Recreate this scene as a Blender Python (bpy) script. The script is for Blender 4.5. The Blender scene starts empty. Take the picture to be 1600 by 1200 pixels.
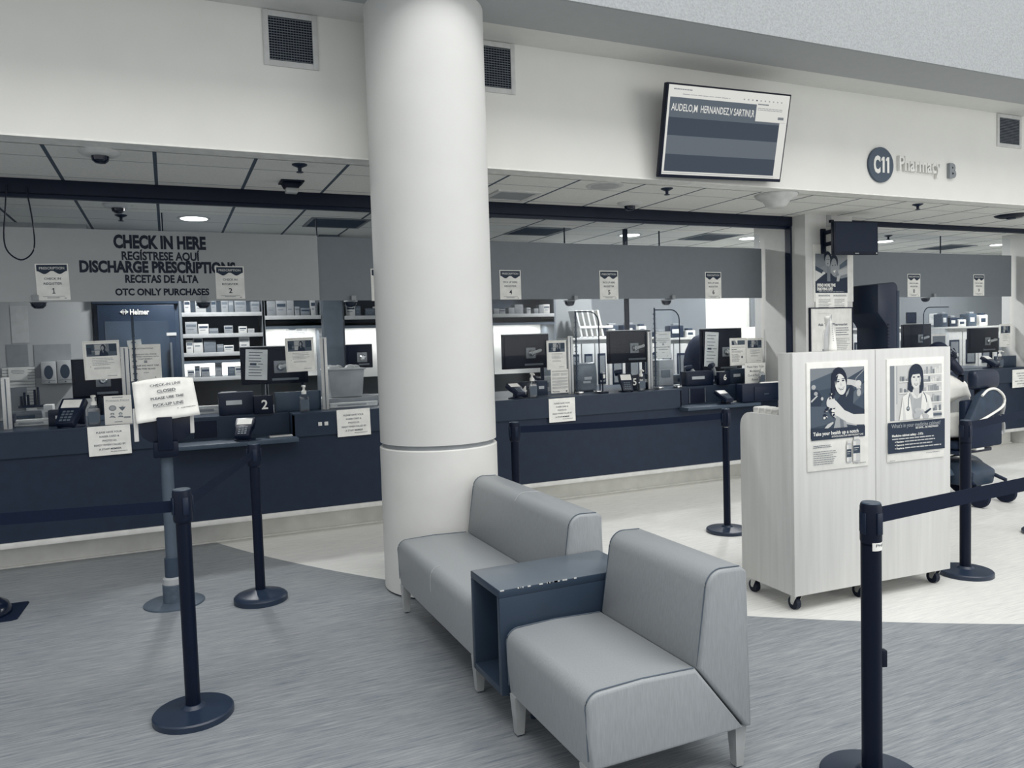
import bpy, bmesh, math, random
from mathutils import Vector, Matrix

# ------------------------------------------------------------------ camera
SC = bpy.context.scene
COL = SC.collection
H_CAM = 1.6
CR = Vector((0.91210246, -0.40881589, -0.03063764))      # camera right in the room
CD = Vector((-0.05021325, -0.03723416, -0.99804421))     # camera down
CF = Vector((0.40687556, 0.911857, -0.05448935))         # camera forward
cd = bpy.data.cameras.new('camera'); cam = bpy.data.objects.new('camera', cd); COL.objects.link(cam)
cd.sensor_fit = 'HORIZONTAL'; cd.sensor_width = 36; cd.lens = 27; cd.clip_start = 0.05
cam.matrix_world = Matrix(((CR.x, -CD.x, -CF.x, 0), (CR.y, -CD.y, -CF.y, 0), (CR.z, -CD.z, -CF.z, H_CAM), (0, 0, 0, 1)))
SC.camera = cam
# ------------------------------------------------------------------ light
w = bpy.data.worlds.new('lobby_daylight'); SC.world = w; w.use_nodes = True
bg = w.node_tree.nodes['Background']; bg.inputs[0].default_value = (0.975, 0.985, 1.0, 1); bg.inputs[1].default_value = 0.77
def area(name, loc, target, sx, sy, power, col=(1, 1, 1)):
    l = bpy.data.lights.new(name, 'AREA'); l.shape = 'RECTANGLE'; l.size = sx; l.size_y = sy; l.energy = power; l.color = col
    o = bpy.data.objects.new(name, l); COL.objects.link(o); o.location = loc
    o.rotation_euler = (Vector(target) - Vector(loc)).to_track_quat('-Z', 'Y').to_euler()
    return o
area('skylight', (3.4, -1.3, 9.5), (3.4, 1.6, 0), 13, 6, 960, (1, 0.985, 0.96))
area('lobby_window', (9.5, -5.5, 3.0), (2.5, 5.2, 1.8), 7, 3.6, 235, (1, 0.985, 0.96))
for i, (lx, ly) in enumerate([(0.3, 7.9), (5.2, 8.0), (7.0, 7.95), (9.8, 7.95), (12.2, 8.0)]):
    area('pharmacy_downlight_beam', (lx, ly, 2.835), (lx, ly, 0), 0.24, 0.24, 50, (1, 0.98, 0.95))
vs = SC.view_settings
vs.view_transform = 'Standard'; vs.look = 'None'; vs.gamma = 1; vs.exposure = 0.0; vs.use_curve_mapping = False
random.seed(7)
PI = math.pi
# ------------------------------------------------------------------ survey helpers: where a sight line meets a known plane of the room
def ray(u, v): return CR * (u - 800) + CD * (v - 600) + CF * 1200
def at_y(u, v, Y):
    d = ray(u, v); t = Y / d.y; return Vector((d.x * t, Y, H_CAM + d.z * t))
def at_x(u, v, X):
    d = ray(u, v); t = X / d.x; return Vector((X, d.y * t, H_CAM + d.z * t))
def at_z(u, v, Z=0.0):
    d = ray(u, v); t = (Z - H_CAM) / d.z; return Vector((d.x * t, d.y * t, Z))
def rect_y(u0, v0, u1, v1, Y):
    uc, vc = (u0 + u1) / 2, (v0 + v1) / 2
    return at_y(u0, vc, Y).x, at_y(u1, vc, Y).x, at_y(uc, v1, Y).z, at_y(uc, v0, Y).z
# ------------------------------------------------------------------ materials (the place is toned in one blue-grey scale)
STOPS = [(0, (3, 11, 27)), (20, (10, 24, 47)), (50, (41, 54, 71)), (75, (64, 78, 93)), (108, (100, 109, 118)), (134, (128, 134, 139)),
         (170, (167, 170, 171)), (202, (201, 202, 200)), (228, (229, 229, 223)), (255, (250, 250, 245))]
def s2l(c):
    c /= 255.0
    return c / 12.92 if c <= 0.04045 else ((c + 0.055) / 1.055) ** 2.4
def duo(L):
    for (a, ca), (b, cb) in zip(STOPS, STOPS[1:]):
        if L <= b:
            t = (L - a) / (b - a); return tuple(s2l(x + (y - x) * t) for x, y in zip(ca, cb)) + (1,)
    return (0.95, 0.95, 0.92, 1)
MATS = {}
def mat(L, rough=0.5, metal=0.0, var=0.04, scale=14.0, stretch=(1, 1, 1), bump=0.0, spec=0.32, name=None, emit=0.0):
    key = (L, rough, metal, var, scale, stretch, bump, spec, emit)
    if key in MATS: return MATS[key]
    m = bpy.data.materials.new(name or 'tone_%d' % L); m.use_nodes = True; MATS[key] = m
    nt = m.node_tree; n = nt.nodes; p = n['Principled BSDF']
    p.inputs['Roughness'].default_value = rough; p.inputs['Metallic'].default_value = metal
    p.inputs['Specular IOR Level'].default_value = spec
    c = duo(L)
    tc = n.new('ShaderNodeTexCoord'); mp = n.new('ShaderNodeMapping'); mp.inputs['Scale'].default_value = stretch
    nz = n.new('ShaderNodeTexNoise'); nz.inputs['Scale'].default_value = scale; nz.inputs['Detail'].default_value = 4
    nt.links.new(tc.outputs['Object'], mp.inputs[0]); nt.links.new(mp.outputs[0], nz.inputs['Vector'])
    cr = n.new('ShaderNodeValToRGB')
    cr.color_ramp.elements[0].position = 0.3; cr.color_ramp.elements[1].position = 0.7
    cr.color_ramp.elements[0].color = tuple(x * (1 - var * 2) for x in c[:3]) + (1,)
    cr.color_ramp.elements[1].color = tuple(min(1, x * (1 + var * 2)) for x in c[:3]) + (1,)
    nt.links.new(nz.outputs['Fac'], cr.inputs[0]); nt.links.new(cr.outputs[0], p.inputs['Base Color'])
    if bump:
        b = n.new('ShaderNodeBump'); b.inputs['Strength'].default_value = bump; b.inputs['Distance'].default_value = 0.004
        nt.links.new(nz.outputs['Fac'], b.inputs['Height']); nt.links.new(b.outputs[0], p.inputs['Normal'])
    if emit:
        nt.links.remove(p.inputs['Base Color'].links[0]); p.inputs['Base Color'].default_value = (0.01, 0.01, 0.012, 1)
        p.inputs['Emission Color'].default_value = c; p.inputs['Emission Strength'].default_value = emit
    return m
def glass_mat(name, tint=(0.93, 0.95, 0.97), gloss=0.05, rough=0.02):
    m = bpy.data.materials.new(name); m.use_nodes = True; nt = m.node_tree; n = nt.nodes
    out = n['Material Output']; n.remove(n['Principled BSDF'])
    tr = n.new('ShaderNodeBsdfTransparent'); tr.inputs[0].default_value = tint + (1,)
    gl = n.new('ShaderNodeBsdfGlossy'); gl.inputs['Roughness'].default_value = rough
    lw = n.new('ShaderNodeLayerWeight'); lw.inputs[0].default_value = 0.5
    fr = n.new('ShaderNodeMath'); fr.operation = 'POWER'; fr.inputs[1].default_value = 4.0; nt.links.new(lw.outputs['Facing'], fr.inputs[0])
    ad = n.new('ShaderNodeMath'); ad.operation = 'MULTIPLY_ADD'; ad.inputs[1].default_value = 0.45; ad.inputs[2].default_value = gloss; ad.use_clamp = True
    mx = n.new('ShaderNodeMixShader')
    nt.links.new(fr.outputs[0], ad.inputs[0]); nt.links.new(ad.outputs[0], mx.inputs[0])
    nt.links.new(tr.outputs[0], mx.inputs[1]); nt.links.new(gl.outputs[0], mx.inputs[2]); nt.links.new(mx.outputs[0], out.inputs[0])
    return m
GLASS = glass_mat('clear_glass', (0.95, 0.965, 0.98), 0.006, 0.015)
PLASTIC = glass_mat('clear_plastic', (0.86, 0.88, 0.90), 0.10, 0.15)
FROST = glass_mat('cloudy_plastic', (0.62, 0.65, 0.68), 0.25, 0.35)
BLACK = mat(9, 0.4, spec=0.2, name='black_powder_coat'); BLACKP = mat(12, 0.45, spec=0.25, name='black_plastic')
PAPER = mat(240, 0.7, name='paper'); WALLW = mat(226, 0.7, var=0.01, scale=3, name='white_wall_paint')
CHROME = mat(190, 0.18, 0.9, name='chrome'); ALU = mat(196, 0.38, 0.35, name='brushed_aluminium', stretch=(1, 1, 30))
NAVY = mat(45, 0.42, var=0.03, name='navy_laminate'); NAVYD = mat(38, 0.5, name='dark_navy_laminate')
GREYL = mat(150, 0.5, name='grey_laminate')
# ------------------------------------------------------------------ mesh helpers
class MB:
    def __init__(s): s.bm = bmesh.new(); s.mats = []; s.i = 0; s.X = Matrix.Identity(4)
    def m(s, mt):
        if mt not in s.mats: s.mats.append(mt)
        s.i = s.mats.index(mt); return s
    def _v(s, co): return s.bm.verts.new(s.X @ Vector(co))
    def _f(s, vs):
        try: f = s.bm.faces.new(vs); f.material_index = s.i; return f
        except ValueError: return None
    def box(s, x0, x1, y0, y1, z0, z1, bev=0, seg=2):
        v = [s._v((x, y, z)) for x in (x0, x1) for y in (y0, y1) for z in (z0, z1)]
        F = [s._f([v[i] for i in q]) for q in ((0, 1, 3, 2), (4, 6, 7, 5), (0, 4, 5, 1), (2, 3, 7, 6), (0, 2, 6, 4), (1, 5, 7, 3))]
        if bev:
            E = list({e for f in F for e in f.edges})
            r = bmesh.ops.bevel(s.bm, geom=E, offset=bev, segments=seg, affect='EDGES', profile=0.5)
            for f in r['faces']: f.material_index = s.i
        return s
    def prism(s, pts, axis, a0, a1, bev=0, seg=2, only=None):
        def P(p, a): return {'x': (a, p[0], p[1]), 'y': (p[0], a, p[1]), 'z': (p[0], p[1], a)}[axis]
        A = [s._v(P(p, a0)) for p in pts]; B = [s._v(P(p, a1)) for p in pts]; n = len(pts)
        F = [s._f(A[::-1]), s._f(B)] + [s._f([A[i], A[(i + 1) % n], B[(i + 1) % n], B[i]]) for i in range(n)]
        F = [f for f in F if f]
        bmesh.ops.recalc_face_normals(s.bm, faces=F)
        if bev:
            E = list({e for f in F[:2] for e in f.edges}) if only == 'caps' else list({e for f in F for e in f.edges})
            r = bmesh.ops.bevel(s.bm, geom=E, offset=bev, segments=seg, affect='EDGES', profile=0.5)
            for f in r['faces']: f.material_index = s.i
        return s
    def tube(s, pts, r, n=10, closed=False, flat=None):
        pts = [Vector(p) for p in pts]; rs = r if isinstance(r, (list, tuple)) else [r] * len(pts); rings = []
        up = Vector((0, 0, 1))
        for k, p in enumerate(pts):
            a = pts[k - 1] if (k or closed) else p; b = pts[(k + 1) % len(pts)] if (k < len(pts) - 1 or closed) else p
            t = (b - a).normalized()
            q = up if abs(t.dot(up)) < 0.95 else Vector((1, 0, 0))
            e1 = t.cross(q).normalized(); e2 = e1.cross(t).normalized()
            f1, f2 = flat if flat else (1, 1)
            rings.append([s._v(p + e1 * rs[k] * f1 * math.cos(2 * PI * j / n) + e2 * rs[k] * f2 * math.sin(2 * PI * j / n)) for j in range(n)])
        m = len(rings)
        for k in range(m if closed else m - 1):
            R0, R1 = rings[k], rings[(k + 1) % m]
            for j in range(n): s._f([R0[j], R1[j], R1[(j + 1) % n], R0[(j + 1) % n]])
        if not closed: s._f(rings[0]); s._f(rings[-1][::-1])
        return s
    def cyl(s, p0, p1, r0, r1=None, n=20): return s.tube([p0, p1], [r0, r0 if r1 is None else r1], n)
    def lathe(s, prof, n=28, c=(0, 0, 0), sy=1.0):
        rings = []
        for r, z in prof:
            if r < 1e-6: rings.append([s._v((c[0], c[1], c[2] + z))])
            else: rings.append([s._v((c[0] + r * math.cos(2 * PI * j / n), c[1] + sy * r * math.sin(2 * PI * j / n), c[2] + z)) for j in range(n)])
        for R0, R1 in zip(rings, rings[1:]):
            for j in range(n):
                k = (j + 1) % n
                if len(R0) == 1 and len(R1) == 1: continue
                if len(R0) == 1: s._f([R0[0], R1[k], R1[j]])
                elif len(R1) == 1: s._f([R0[j], R0[k], R1[0]])
                else: s._f([R0[j], R0[k], R1[k], R1[j]])
        if len(rings[0]) > 1: s._f(rings[0][::-1])
        if len(rings[-1]) > 1: s._f(rings[-1])
        return s
    def poly(s, pts): s._f([s._v(p) for p in pts]); return s
    def ribbon(s, pts, w, t=0.0015):
        # a belt: a path of points, w tall in z, t thick
        pts = [Vector(p) for p in pts]; L = []
        for k, p in enumerate(pts):
            d = (pts[min(k + 1, len(pts) - 1)] - pts[max(k - 1, 0)]); nrm = Vector((-d.y, d.x, 0)).normalized() * t
            L.append([s._v(p + nrm + Vector((0, 0, w / 2))), s._v(p - nrm + Vector((0, 0, w / 2))), s._v(p - nrm - Vector((0, 0, w / 2))), s._v(p + nrm - Vector((0, 0, w / 2)))])
        for A, B in zip(L, L[1:]):
            for j in range(4): s._f([A[j], A[(j + 1) % 4], B[(j + 1) % 4], B[j]])
        s._f(L[0][::-1]); s._f(L[-1]); return s
    def sphere(s, c, r, n=14, sc=(1, 1, 1)):
        k = n // 2
        prof = [(math.sin(PI * i / k), -math.cos(PI * i / k)) for i in range(k + 1)]
        prof[0] = (0, -1); prof[-1] = (0, 1)
        X0 = s.X; s.X = X0 @ Matrix.Translation(c) @ Matrix.Diagonal((r * sc[0], r * sc[1], r * sc[2], 1)); s.lathe(prof, n); s.X = X0; return s
    def build(s, name, parent=None, mt=None, label=None, angle=35, flip=True, weld=False):
        if weld: bmesh.ops.remove_doubles(s.bm, verts=list(s.bm.verts), dist=0.0002)
        if mt is not None and not s.mats: s.mats = [mt]
        if flip: bmesh.ops.recalc_face_normals(s.bm, faces=list(s.bm.faces))
        me = bpy.data.meshes.new(name); s.bm.to_mesh(me); s.bm.free()
        for q in s.mats: me.materials.append(q)
        if len(me.polygons):
            me.polygons.foreach_set('use_smooth', [True] * len(me.polygons)); me.set_sharp_from_angle(angle=math.radians(angle))
        o = bpy.data.objects.new(name, me); COL.objects.link(o)
        if parent: o.parent = parent
        if label: o['label'] = label
        return o
def tag(o, label, cat, group=None):
    o['label'] = label; o['category'] = cat
    if group: o['group'] = group
    return o
def thing(name, label, cat, loc=(0, 0, 0), rot=(0, 0, 0), group=None):
    o = bpy.data.objects.new(name, None); COL.objects.link(o); o.location = loc; o.rotation_euler = rot; o.empty_display_size = 0.1
    return tag(o, label, cat, group)
def struct(o): o['kind'] = 'structure'; return o
def copy_tree(o, parent=None):
    c = o.copy(); COL.objects.link(c)
    if parent: c.parent = parent
    for ch in list(o.children): copy_tree(ch, c)
    return c
def path(f, n): return [f(i / n) for i in range(n + 1)]
# ------------------------------------------------------------------ lettering and print
TXT = {}
def glyphs(t, bold):
    k = (t, bold)
    if k not in TXT:
        cu = bpy.data.curves.new('lettering', 'FONT'); cu.body = t; cu.size = 1; cu.resolution_u = 3; cu.offset = bold
        ob = bpy.data.objects.new('lettering', cu); me = bpy.data.meshes.new_from_object(ob)
        V = [v.co.copy() for v in me.vertices]; F = [list(p.vertices) for p in me.polygons]
        bpy.data.objects.remove(ob); bpy.data.meshes.remove(me); bpy.data.curves.remove(cu); TXT[k] = (V, F)
    return TXT[k]
def one(mb, x, z, h, y=0.0, wd=0.11):
    # the figure 1 with its flag and foot
    k = h
    mb.poly([(x - .03 * k, y, z), (x + .11 * k, y, z), (x + .11 * k, y, z + k), (x - .03 * k, y, z + k)]); mb.poly([(x - .22 * k, y, z + .70 * k), (x - .03 * k, y, z + .82 * k), (x - .03 * k, y, z + k), (x - .22 * k, y, z + .84 * k)]); mb.poly([(x - .2 * k, y, z), (x - .03 * k, y, z), (x - .03 * k, y, z + .12 * k), (x - .2 * k, y, z + .12 * k)]); mb.poly([(x + .11 * k, y, z), (x + .28 * k, y, z), (x + .28 * k, y, z + .12 * k), (x + .11 * k, y, z + .12 * k)])
def put_text(mb, t, x, z, h, y=0.0, width=None, align='C', bold=0.0, depth=0.0, slope=0.0):
    V, F = glyphs(t, bold)
    if not V: return
    x0 = min(v.x for v in V); x1 = max(v.x for v in V); k = h / 0.70
    kx = width / (x1 - x0) if width else k
    off = {'C': -(x0 + x1) / 2, 'L': -x0, 'R': -x1}[align] * kx
    W = [(x + v.x * kx + off, z + v.y * k) for v in V]
    W = [(a, b + slope * (a - x)) for a, b in W]
    A = [mb._v((a, y, b)) for a, b in W]
    for f in F: mb._f([A[i] for i in f])
    if depth:
        from collections import Counter
        cnt = Counter(); 
        for f in F:
            for i in range(len(f)): cnt[frozenset((f[i], f[(i + 1) % len(f)]))] += 1
        B = [mb._v((a, y + depth, b)) for a, b in W]
        for f in F:
            for i in range(len(f)):
                a, b = f[i], f[(i + 1) % len(f)]
                if cnt[frozenset((a, b))] == 1: mb._f([A[a], A[b], B[b], B[a]])
class Draw:
    """prints on a sheet w x h facing -y; positions run 0..1 from the top left corner"""
    def __init__(s, w, h, y0=-0.0008, emit=0.0):
        s.w, s.h, s.y, s.e = w, h, y0, emit; s.pic = MB(); s.lets = []
    def M(s, L): return mat(L, 0.6, emit=s.e, var=0.0, name='print_%d' % L) if s.e else mat(L, 0.6, var=0.01, name='ink_%d' % L)
    def p(s, u, v): return (-s.w / 2 + u * s.w, s.y, s.h - v * s.h)
    def rect(s, u0, v0, u1, v1, L): s.poly([(u0, v0), (u1, v0), (u1, v1), (u0, v1)], L)
    def poly(s, pts, L):
        s.y -= 0.00005; s.pic.m(s.M(L)); s.pic.poly([s.p(*q) for q in pts])
    def ell(s, u, v, ru, rv, L, a0=0, a1=360, n=22, rot=0):
        c, sn = math.cos(math.radians(rot)), math.sin(math.radians(rot)); asp = s.w / s.h; P = []
        for i in range(n + (0 if a1 - a0 >= 360 else 1)):
            a = math.radians(a0 + (a1 - a0) * i / n); x, y = ru * math.cos(a), rv * math.sin(a) / 1.0
            P.append((u + x * c - y * sn / asp, v + x * sn * asp + y * c))
        s.poly(P, L)
    def stroke(s, pts, wd, L):
        # a line of width wd (in u units)
        asp = s.w / s.h
        for (a, b), (c, d) in zip(pts, pts[1:]):
            dx, dy = (c - a), (d - b) / asp; l = math.hypot(dx, dy) or 1; nx, ny = -dy / l * wd / 2, dx / l * wd / 2 * asp
            s.poly([(a + nx, b + ny), (c + nx, d + ny), (c - nx, d - ny), (a - nx, b - ny)], L)
    def text(s, t, u, v, hgt, L=20, width=None, align='C', bold=0.0, slope=0.0):
        s.y -= 0.00005; q = MB(); q.m(s.M(L)); s.lets.append(('lettering', q)); x, y, z = s.p(u, v)
        if t == '1': one(q, x, z, hgt * s.h, y); return
        put_text(q, t, x, z, hgt * s.h, y, width * s.w if width else None, align, bold, 0, slope)
    def lines(s, u0, v0, u1, v1, n, L=120, th=0.35, rag=0.15, seed=1, align='L'):
        s.y -= 0.00005; let = MB(); let.m(s.M(L)); s.lets.append(('small_print', let)); rr = random.Random(seed); dv = (v1 - v0) / n
        for i in range(n):
            e = u1 - (u1 - u0) * rr.random() * rag; a = u0; d = u1 - e
            if align == 'C': a, e = u0 + d / 2, u1 - d / 2
            x = a
            while x < e - 0.01:
                q = min(e, x + (u1 - u0) * rr.uniform(0.06, 0.16)); g = (u1 - u0) * 0.015
                let.poly([s.p(x, v0 + i * dv), s.p(q, v0 + i * dv), s.p(q, v0 + (i + th) * dv), s.p(x, v0 + (i + th) * dv)]); x = q + g
    def finish(s, parent):
        if s.pic.bm.faces: s.pic.build('printed_picture', parent, flip=False)
        for nm, q in s.lets:
            if q.bm.faces: q.build(nm, parent, flip=False)
def sheet(name, label, cat, u0, v0, u1, v1, Y, draw, group=None, t=0.003, roll=0.0, lean=0.0, turn=0.0, L=242, frame=None, part='sheet', sz=None, stand=False):
    """a sheet standing in the plane y = Y where the photograph's rectangle lies on it"""
    x0, x1, z0, z1 = rect_y(u0, v0, u1, v1, Y)
    if sz: z0, z1 = sz
    w_, h_ = x1 - x0, z1 - z0
    o = thing(name, label, cat, ((x0 + x1) / 2, Y, z0), (lean, roll, turn), group)
    mb = MB(); mb.box(-w_ / 2, w_ / 2, 0, t, 0, h_); mb.build(part, o, mat(L, 0.65, name='paper_%d' % L))
    if frame:
        fm, fw, fd = frame; f = MB()
        f.box(-w_ / 2 - fw, -w_ / 2, -fd, t, -fw, h_ + fw); f.box(w_ / 2, w_ / 2 + fw, -fd, t, -fw, h_ + fw)
        f.box(-w_ / 2, w_ / 2, -fd, t, h_, h_ + fw); f.box(-w_ / 2, w_ / 2, -fd, t, -fw, 0); f.build('frame', o, fm)
    d = Draw(w_, h_)
    if draw: draw(d)
    d.finish(o)
    if stand:
        b = MB(); b.box(-w_ / 2, w_ / 2, t, 0.07, 0, 0.004); b.build('foot', o, PLASTIC)
    return o
# ================================================================== the room
ZC = 2.86; YB = 5.2; YG = 6.87; ZT = 1.056; YF = 6.6
# floor: dark vinyl with a large disc of pale vinyl, streaked along the counter
def floor_mat():
    m = bpy.data.materials.new('streaked_vinyl'); m.use_nodes = True; nt = m.node_tree; n = nt.nodes; p = n['Principled BSDF']
    tc = n.new('ShaderNodeTexCoord'); L = nt.links.new
    def noise(sc, scale, det=5):
        mp = n.new('ShaderNodeMapping'); mp.inputs['Scale'].default_value = sc; nz = n.new('ShaderNodeTexNoise')
        nz.inputs['Scale'].default_value = scale; nz.inputs['Detail'].default_value = det; nz.inputs['Roughness'].default_value = 0.65
        L(tc.outputs['Object'], mp.inputs[0]); L(mp.outputs[0], nz.inputs['Vector']); return nz
    a = noise((1.3, 26, 1), 2.4); b = noise((5, 110, 1), 1.6, 3); big = noise((0.5, 0.9, 1), 1.2, 3)
    ad = n.new('ShaderNodeMath'); ad.operation = 'MULTIPLY_ADD'; ad.inputs[1].default_value = 0.55
    L(b.outputs['Fac'], ad.inputs[0]); sc = n.new('ShaderNodeMath'); sc.operation = 'MULTIPLY'; sc.inputs[1].default_value = 0.5
    L(a.outputs['Fac'], sc.inputs[0]); L(sc.outputs[0], ad.inputs[2])
    ad2 = n.new('ShaderNodeMath'); ad2.operation = 'MULTIPLY_ADD'; ad2.inputs[1].default_value = 0.16; L(big.outputs['Fac'], ad2.inputs[0]); L(ad.outputs[0], ad2.inputs[2])
    def ramp(lo, hi):
        r = n.new('ShaderNodeValToRGB'); r.color_ramp.elements[0].position = 0.44; r.color_ramp.elements[1].position = 0.78
        r.color_ramp.elements[0].color = duo(lo); r.color_ramp.elements[1].color = duo(hi); L(ad2.outputs[0], r.inputs[0]); return r
    dk = ramp(106, 164); lt = ramp(200, 234)
    sx = n.new('ShaderNodeSeparateXYZ'); L(tc.outputs['Object'], sx.inputs[0])
    dv = n.new('ShaderNodeVectorMath'); dv.operation = 'DISTANCE'; dv.inputs[1].default_value = (8.512, 10.428, 0); L(tc.outputs['Object'], dv.inputs[0])
    lt_ = n.new('ShaderNodeMath'); lt_.operation = 'LESS_THAN'; lt_.inputs[1].default_value = 8.973; L(dv.outputs['Value'], lt_.inputs[0])
    mx = n.new('ShaderNodeMix'); mx.data_type = 'RGBA'; L(lt_.outputs[0], mx.inputs[0]); L(dk.outputs[0], mx.inputs[6]); L(lt.outputs[0], mx.inputs[7])
    L(mx.outputs[2], p.inputs['Base Color']); p.inputs['Roughness'].default_value = 0.42; p.inputs['Specular IOR Level'].default_value = 0.35
    bp = n.new('ShaderNodeBump'); bp.inputs['Strength'].default_value = 0.06; bp.inputs['Distance'].default_value = 0.003; L(ad.outputs[0], bp.inputs['Height']); L(bp.outputs[0], p.inputs['Normal'])
    return m
def tile_mat():
    m = bpy.data.materials.new('ceiling_tile'); m.use_nodes = True; nt = m.node_tree; n = nt.nodes; p = n['Principled BSDF']; L = nt.links.new
    tc = n.new('ShaderNodeTexCoord'); sx = n.new('ShaderNodeSeparateXYZ'); L(tc.outputs['Object'], sx.inputs[0])
    def grid(sock, off, wd):
        a = n.new('ShaderNodeMath'); a.operation = 'ADD'; a.inputs[1].default_value = 61.0 + off; L(sock, a.inputs[0])
        q = n.new('ShaderNodeMath'); q.operation = 'MODULO'; q.inputs[1].default_value = 0.61; L(a.outputs[0], q.inputs[0])
        k = n.new('ShaderNodeMath'); k.operation = 'LESS_THAN'; k.inputs[1].default_value = wd; L(q.outputs[0], k.inputs[0]); return k
    gx = grid(sx.outputs[0], 0.013 + 0.012, 0.024); gy = grid(sx.outputs[1], -5.68 + 0.004, 0.010)
    nz = n.new('ShaderNodeTexNoise'); nz.inputs['Scale'].default_value = 60; L(tc.outputs['Object'], nz.inputs['Vector'])
    r = n.new('ShaderNodeValToRGB'); r.color_ramp.elements[0].position = .35; r.color_ramp.elements[1].position = .65
    r.color_ramp.elements[0].color = duo(226); r.color_ramp.elements[1].color = duo(234); L(nz.outputs['Fac'], r.inputs[0])
    m1 = n.new('ShaderNodeMix'); m1.data_type = 'RGBA'; L(gy.outputs[0], m1.inputs[0]); L(r.outputs[0], m1.inputs[6]); m1.inputs[7].default_value = duo(128)
    m2 = n.new('ShaderNodeMix'); m2.data_type = 'RGBA'; L(gx.outputs[0], m2.inputs[0]); L(m1.outputs[2], m2.inputs[6]); m2.inputs[7].default_value = duo(80)
    L(m2.outputs[2], p.inputs['Base Color']); p.inputs['Roughness'].default_value = 0.85
    return m
X0, X1 = -4.0, 16.0
mb = MB(); mb.box(-7, 18, -8, 9.9, -0.1, 0); struct(mb.build('floor', None, floor_mat()))
mb = MB(); mb.box(X0, X1, YB + 0.16, 9.9, ZC, ZC + 0.1); struct(mb.build('ceiling', None, tile_mat()))
mb = MB(); mb.box(X0, X1, YB, YB + 0.16, ZC + 0.012, 3.77); struct(mb.build('wall_front', None, WALLW))
mb = MB(); mb.box(X0, X1, YB - 0.004, YB + 0.17, ZC, ZC + 0.012); struct(mb.build('trim_1', None, mat(236, 0.4, name='white_metal_edge')))
mb = MB(); mb.box(X0, X1, 4.88, YB + 0.16, 3.77, 3.9); struct(mb.build('trim_2', None, mat(214, 0.7, var=0.01, name='soffit_paint')))
mb = MB(); mb.box(X0, X1, 4.41, 4.88, 3.755, 3.9); struct(mb.build('trim_3', None, mat(168, 0.7, var=0.01, name='beam_shade_tone')))  # darker than the soffit: shade under the beam is put into its colour
mb = MB(); mb.box(X0, X1, 4.39, 4.55, 3.9, 8.0); mb.box(X0, X1, 4.39, 4.41, 3.755, 3.9); struct(mb.build('wall_upper', None, mat(160, 0.9, var=0.06, scale=70, bump=0.5, name='stippled_plaster')))
mb = MB(); mb.box(X0 - .1, X1 + .1, 9.9, 10.0, 0, ZC + .1); struct(mb.build('wall_back', None, mat(150, 0.7, var=0.01, name='pharmacy_wall_paint')))
mb = MB(); mb.box(X0 - .1, X0, YB, 9.9, 0, ZC + .1); struct(mb.build('wall_left', None, mat(170, 0.7, var=0.01, name='grey_wall_paint')))
mb = MB(); mb.box(X1, X1 + .1, YB, 9.9, 0, ZC + .1); struct(mb.build('wall_right', None, mat(170, 0.7, var=0.01, name='grey_wall_paint')))
# round column with its plinth joint
cx, cy, cr = 1.625, 4.875, 0.385
o = thing('column', 'thick round white column standing behind the grey loveseat', 'column', (cx, cy, 0))
mb = MB(); mb.lathe([(cr, 0.97), (cr, 3.9)], 64); mb.build('shaft', o, mat(206, 0.6, var=.012, scale=3, name='column_paint'))
mb = MB(); mb.lathe([(cr + .004, 0.012), (cr + .004, 0.935), (cr - .002, 0.941)], 64); mb.build('plinth', o, mat(212, 0.6, var=0.015, scale=5, name='column_plinth_paint'))
mb = MB(); mb.lathe([(cr - .016, 0.935), (cr - .016, 0.975)], 64); mb.build('reveal', o, mat(150, 0.5))
mb = MB(); mb.lathe([(cr - .008, 0.0), (cr - .008, 0.012)], 64); mb.build('base_joint', o, mat(30, 0.6))
o['kind'] = 'structure'
# square pillar between the two openings and the far jamb
PX0, PX1, PY0 = 6.235, at_y(1332, 450, 6.22).x, 6.22
mb = MB(); mb.box(PX0, PX1, PY0, 7.0, 0, ZC); struct(mb.build('wall_pillar', None, mat(206, 0.7, var=0.01, name='pillar_paint')))
mb = MB(); mb.box(10.62, 11.2, PY0, 7.0, 0, ZC); struct(mb.build('wall_jamb', None, mat(206, 0.7, var=0.01, name='pillar_paint')))
# roller shutter slots
for i, (xa, xb) in enumerate([(X0, PX0 - .002), (PX1 + .002, 10.618)]):
    lab = ['long dark roller shutter slot over the check in and pick up counter', 'thin dark roller shutter slot over the right opening beyond the pillar'][i]
    o = thing('shutter_track', lab, 'roller shutter', ((xa + xb) / 2, 6.46, ZC)); hw = (xb - xa) / 2
    mb = MB(); mb.box(-hw, hw, -0.06, 0.10, -0.10, 0.0, 0.004) if i == 0 else mb.box(-hw, hw, -0.03, 0.05, -0.05, 0.0, 0.004); mb.build('slot_box', o, mat(14, 0.6, name='slot_paint'))
    mb = MB(); mb.box(hw - .022, hw, -0.05, 0.03, -2.86, -0.1) if i == 0 else mb.box(-hw, -hw + .022, -0.05, 0.03, -2.86, -0.05); mb.build('guide_rail', o, mat(22, 0.5))
    if i == 0:
        mb = MB(); mb.box(-hw, hw, -0.005, 0.035, -0.125, -0.1); mb.build('bottom_bar', o, mat(28, 0.4))
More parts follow.
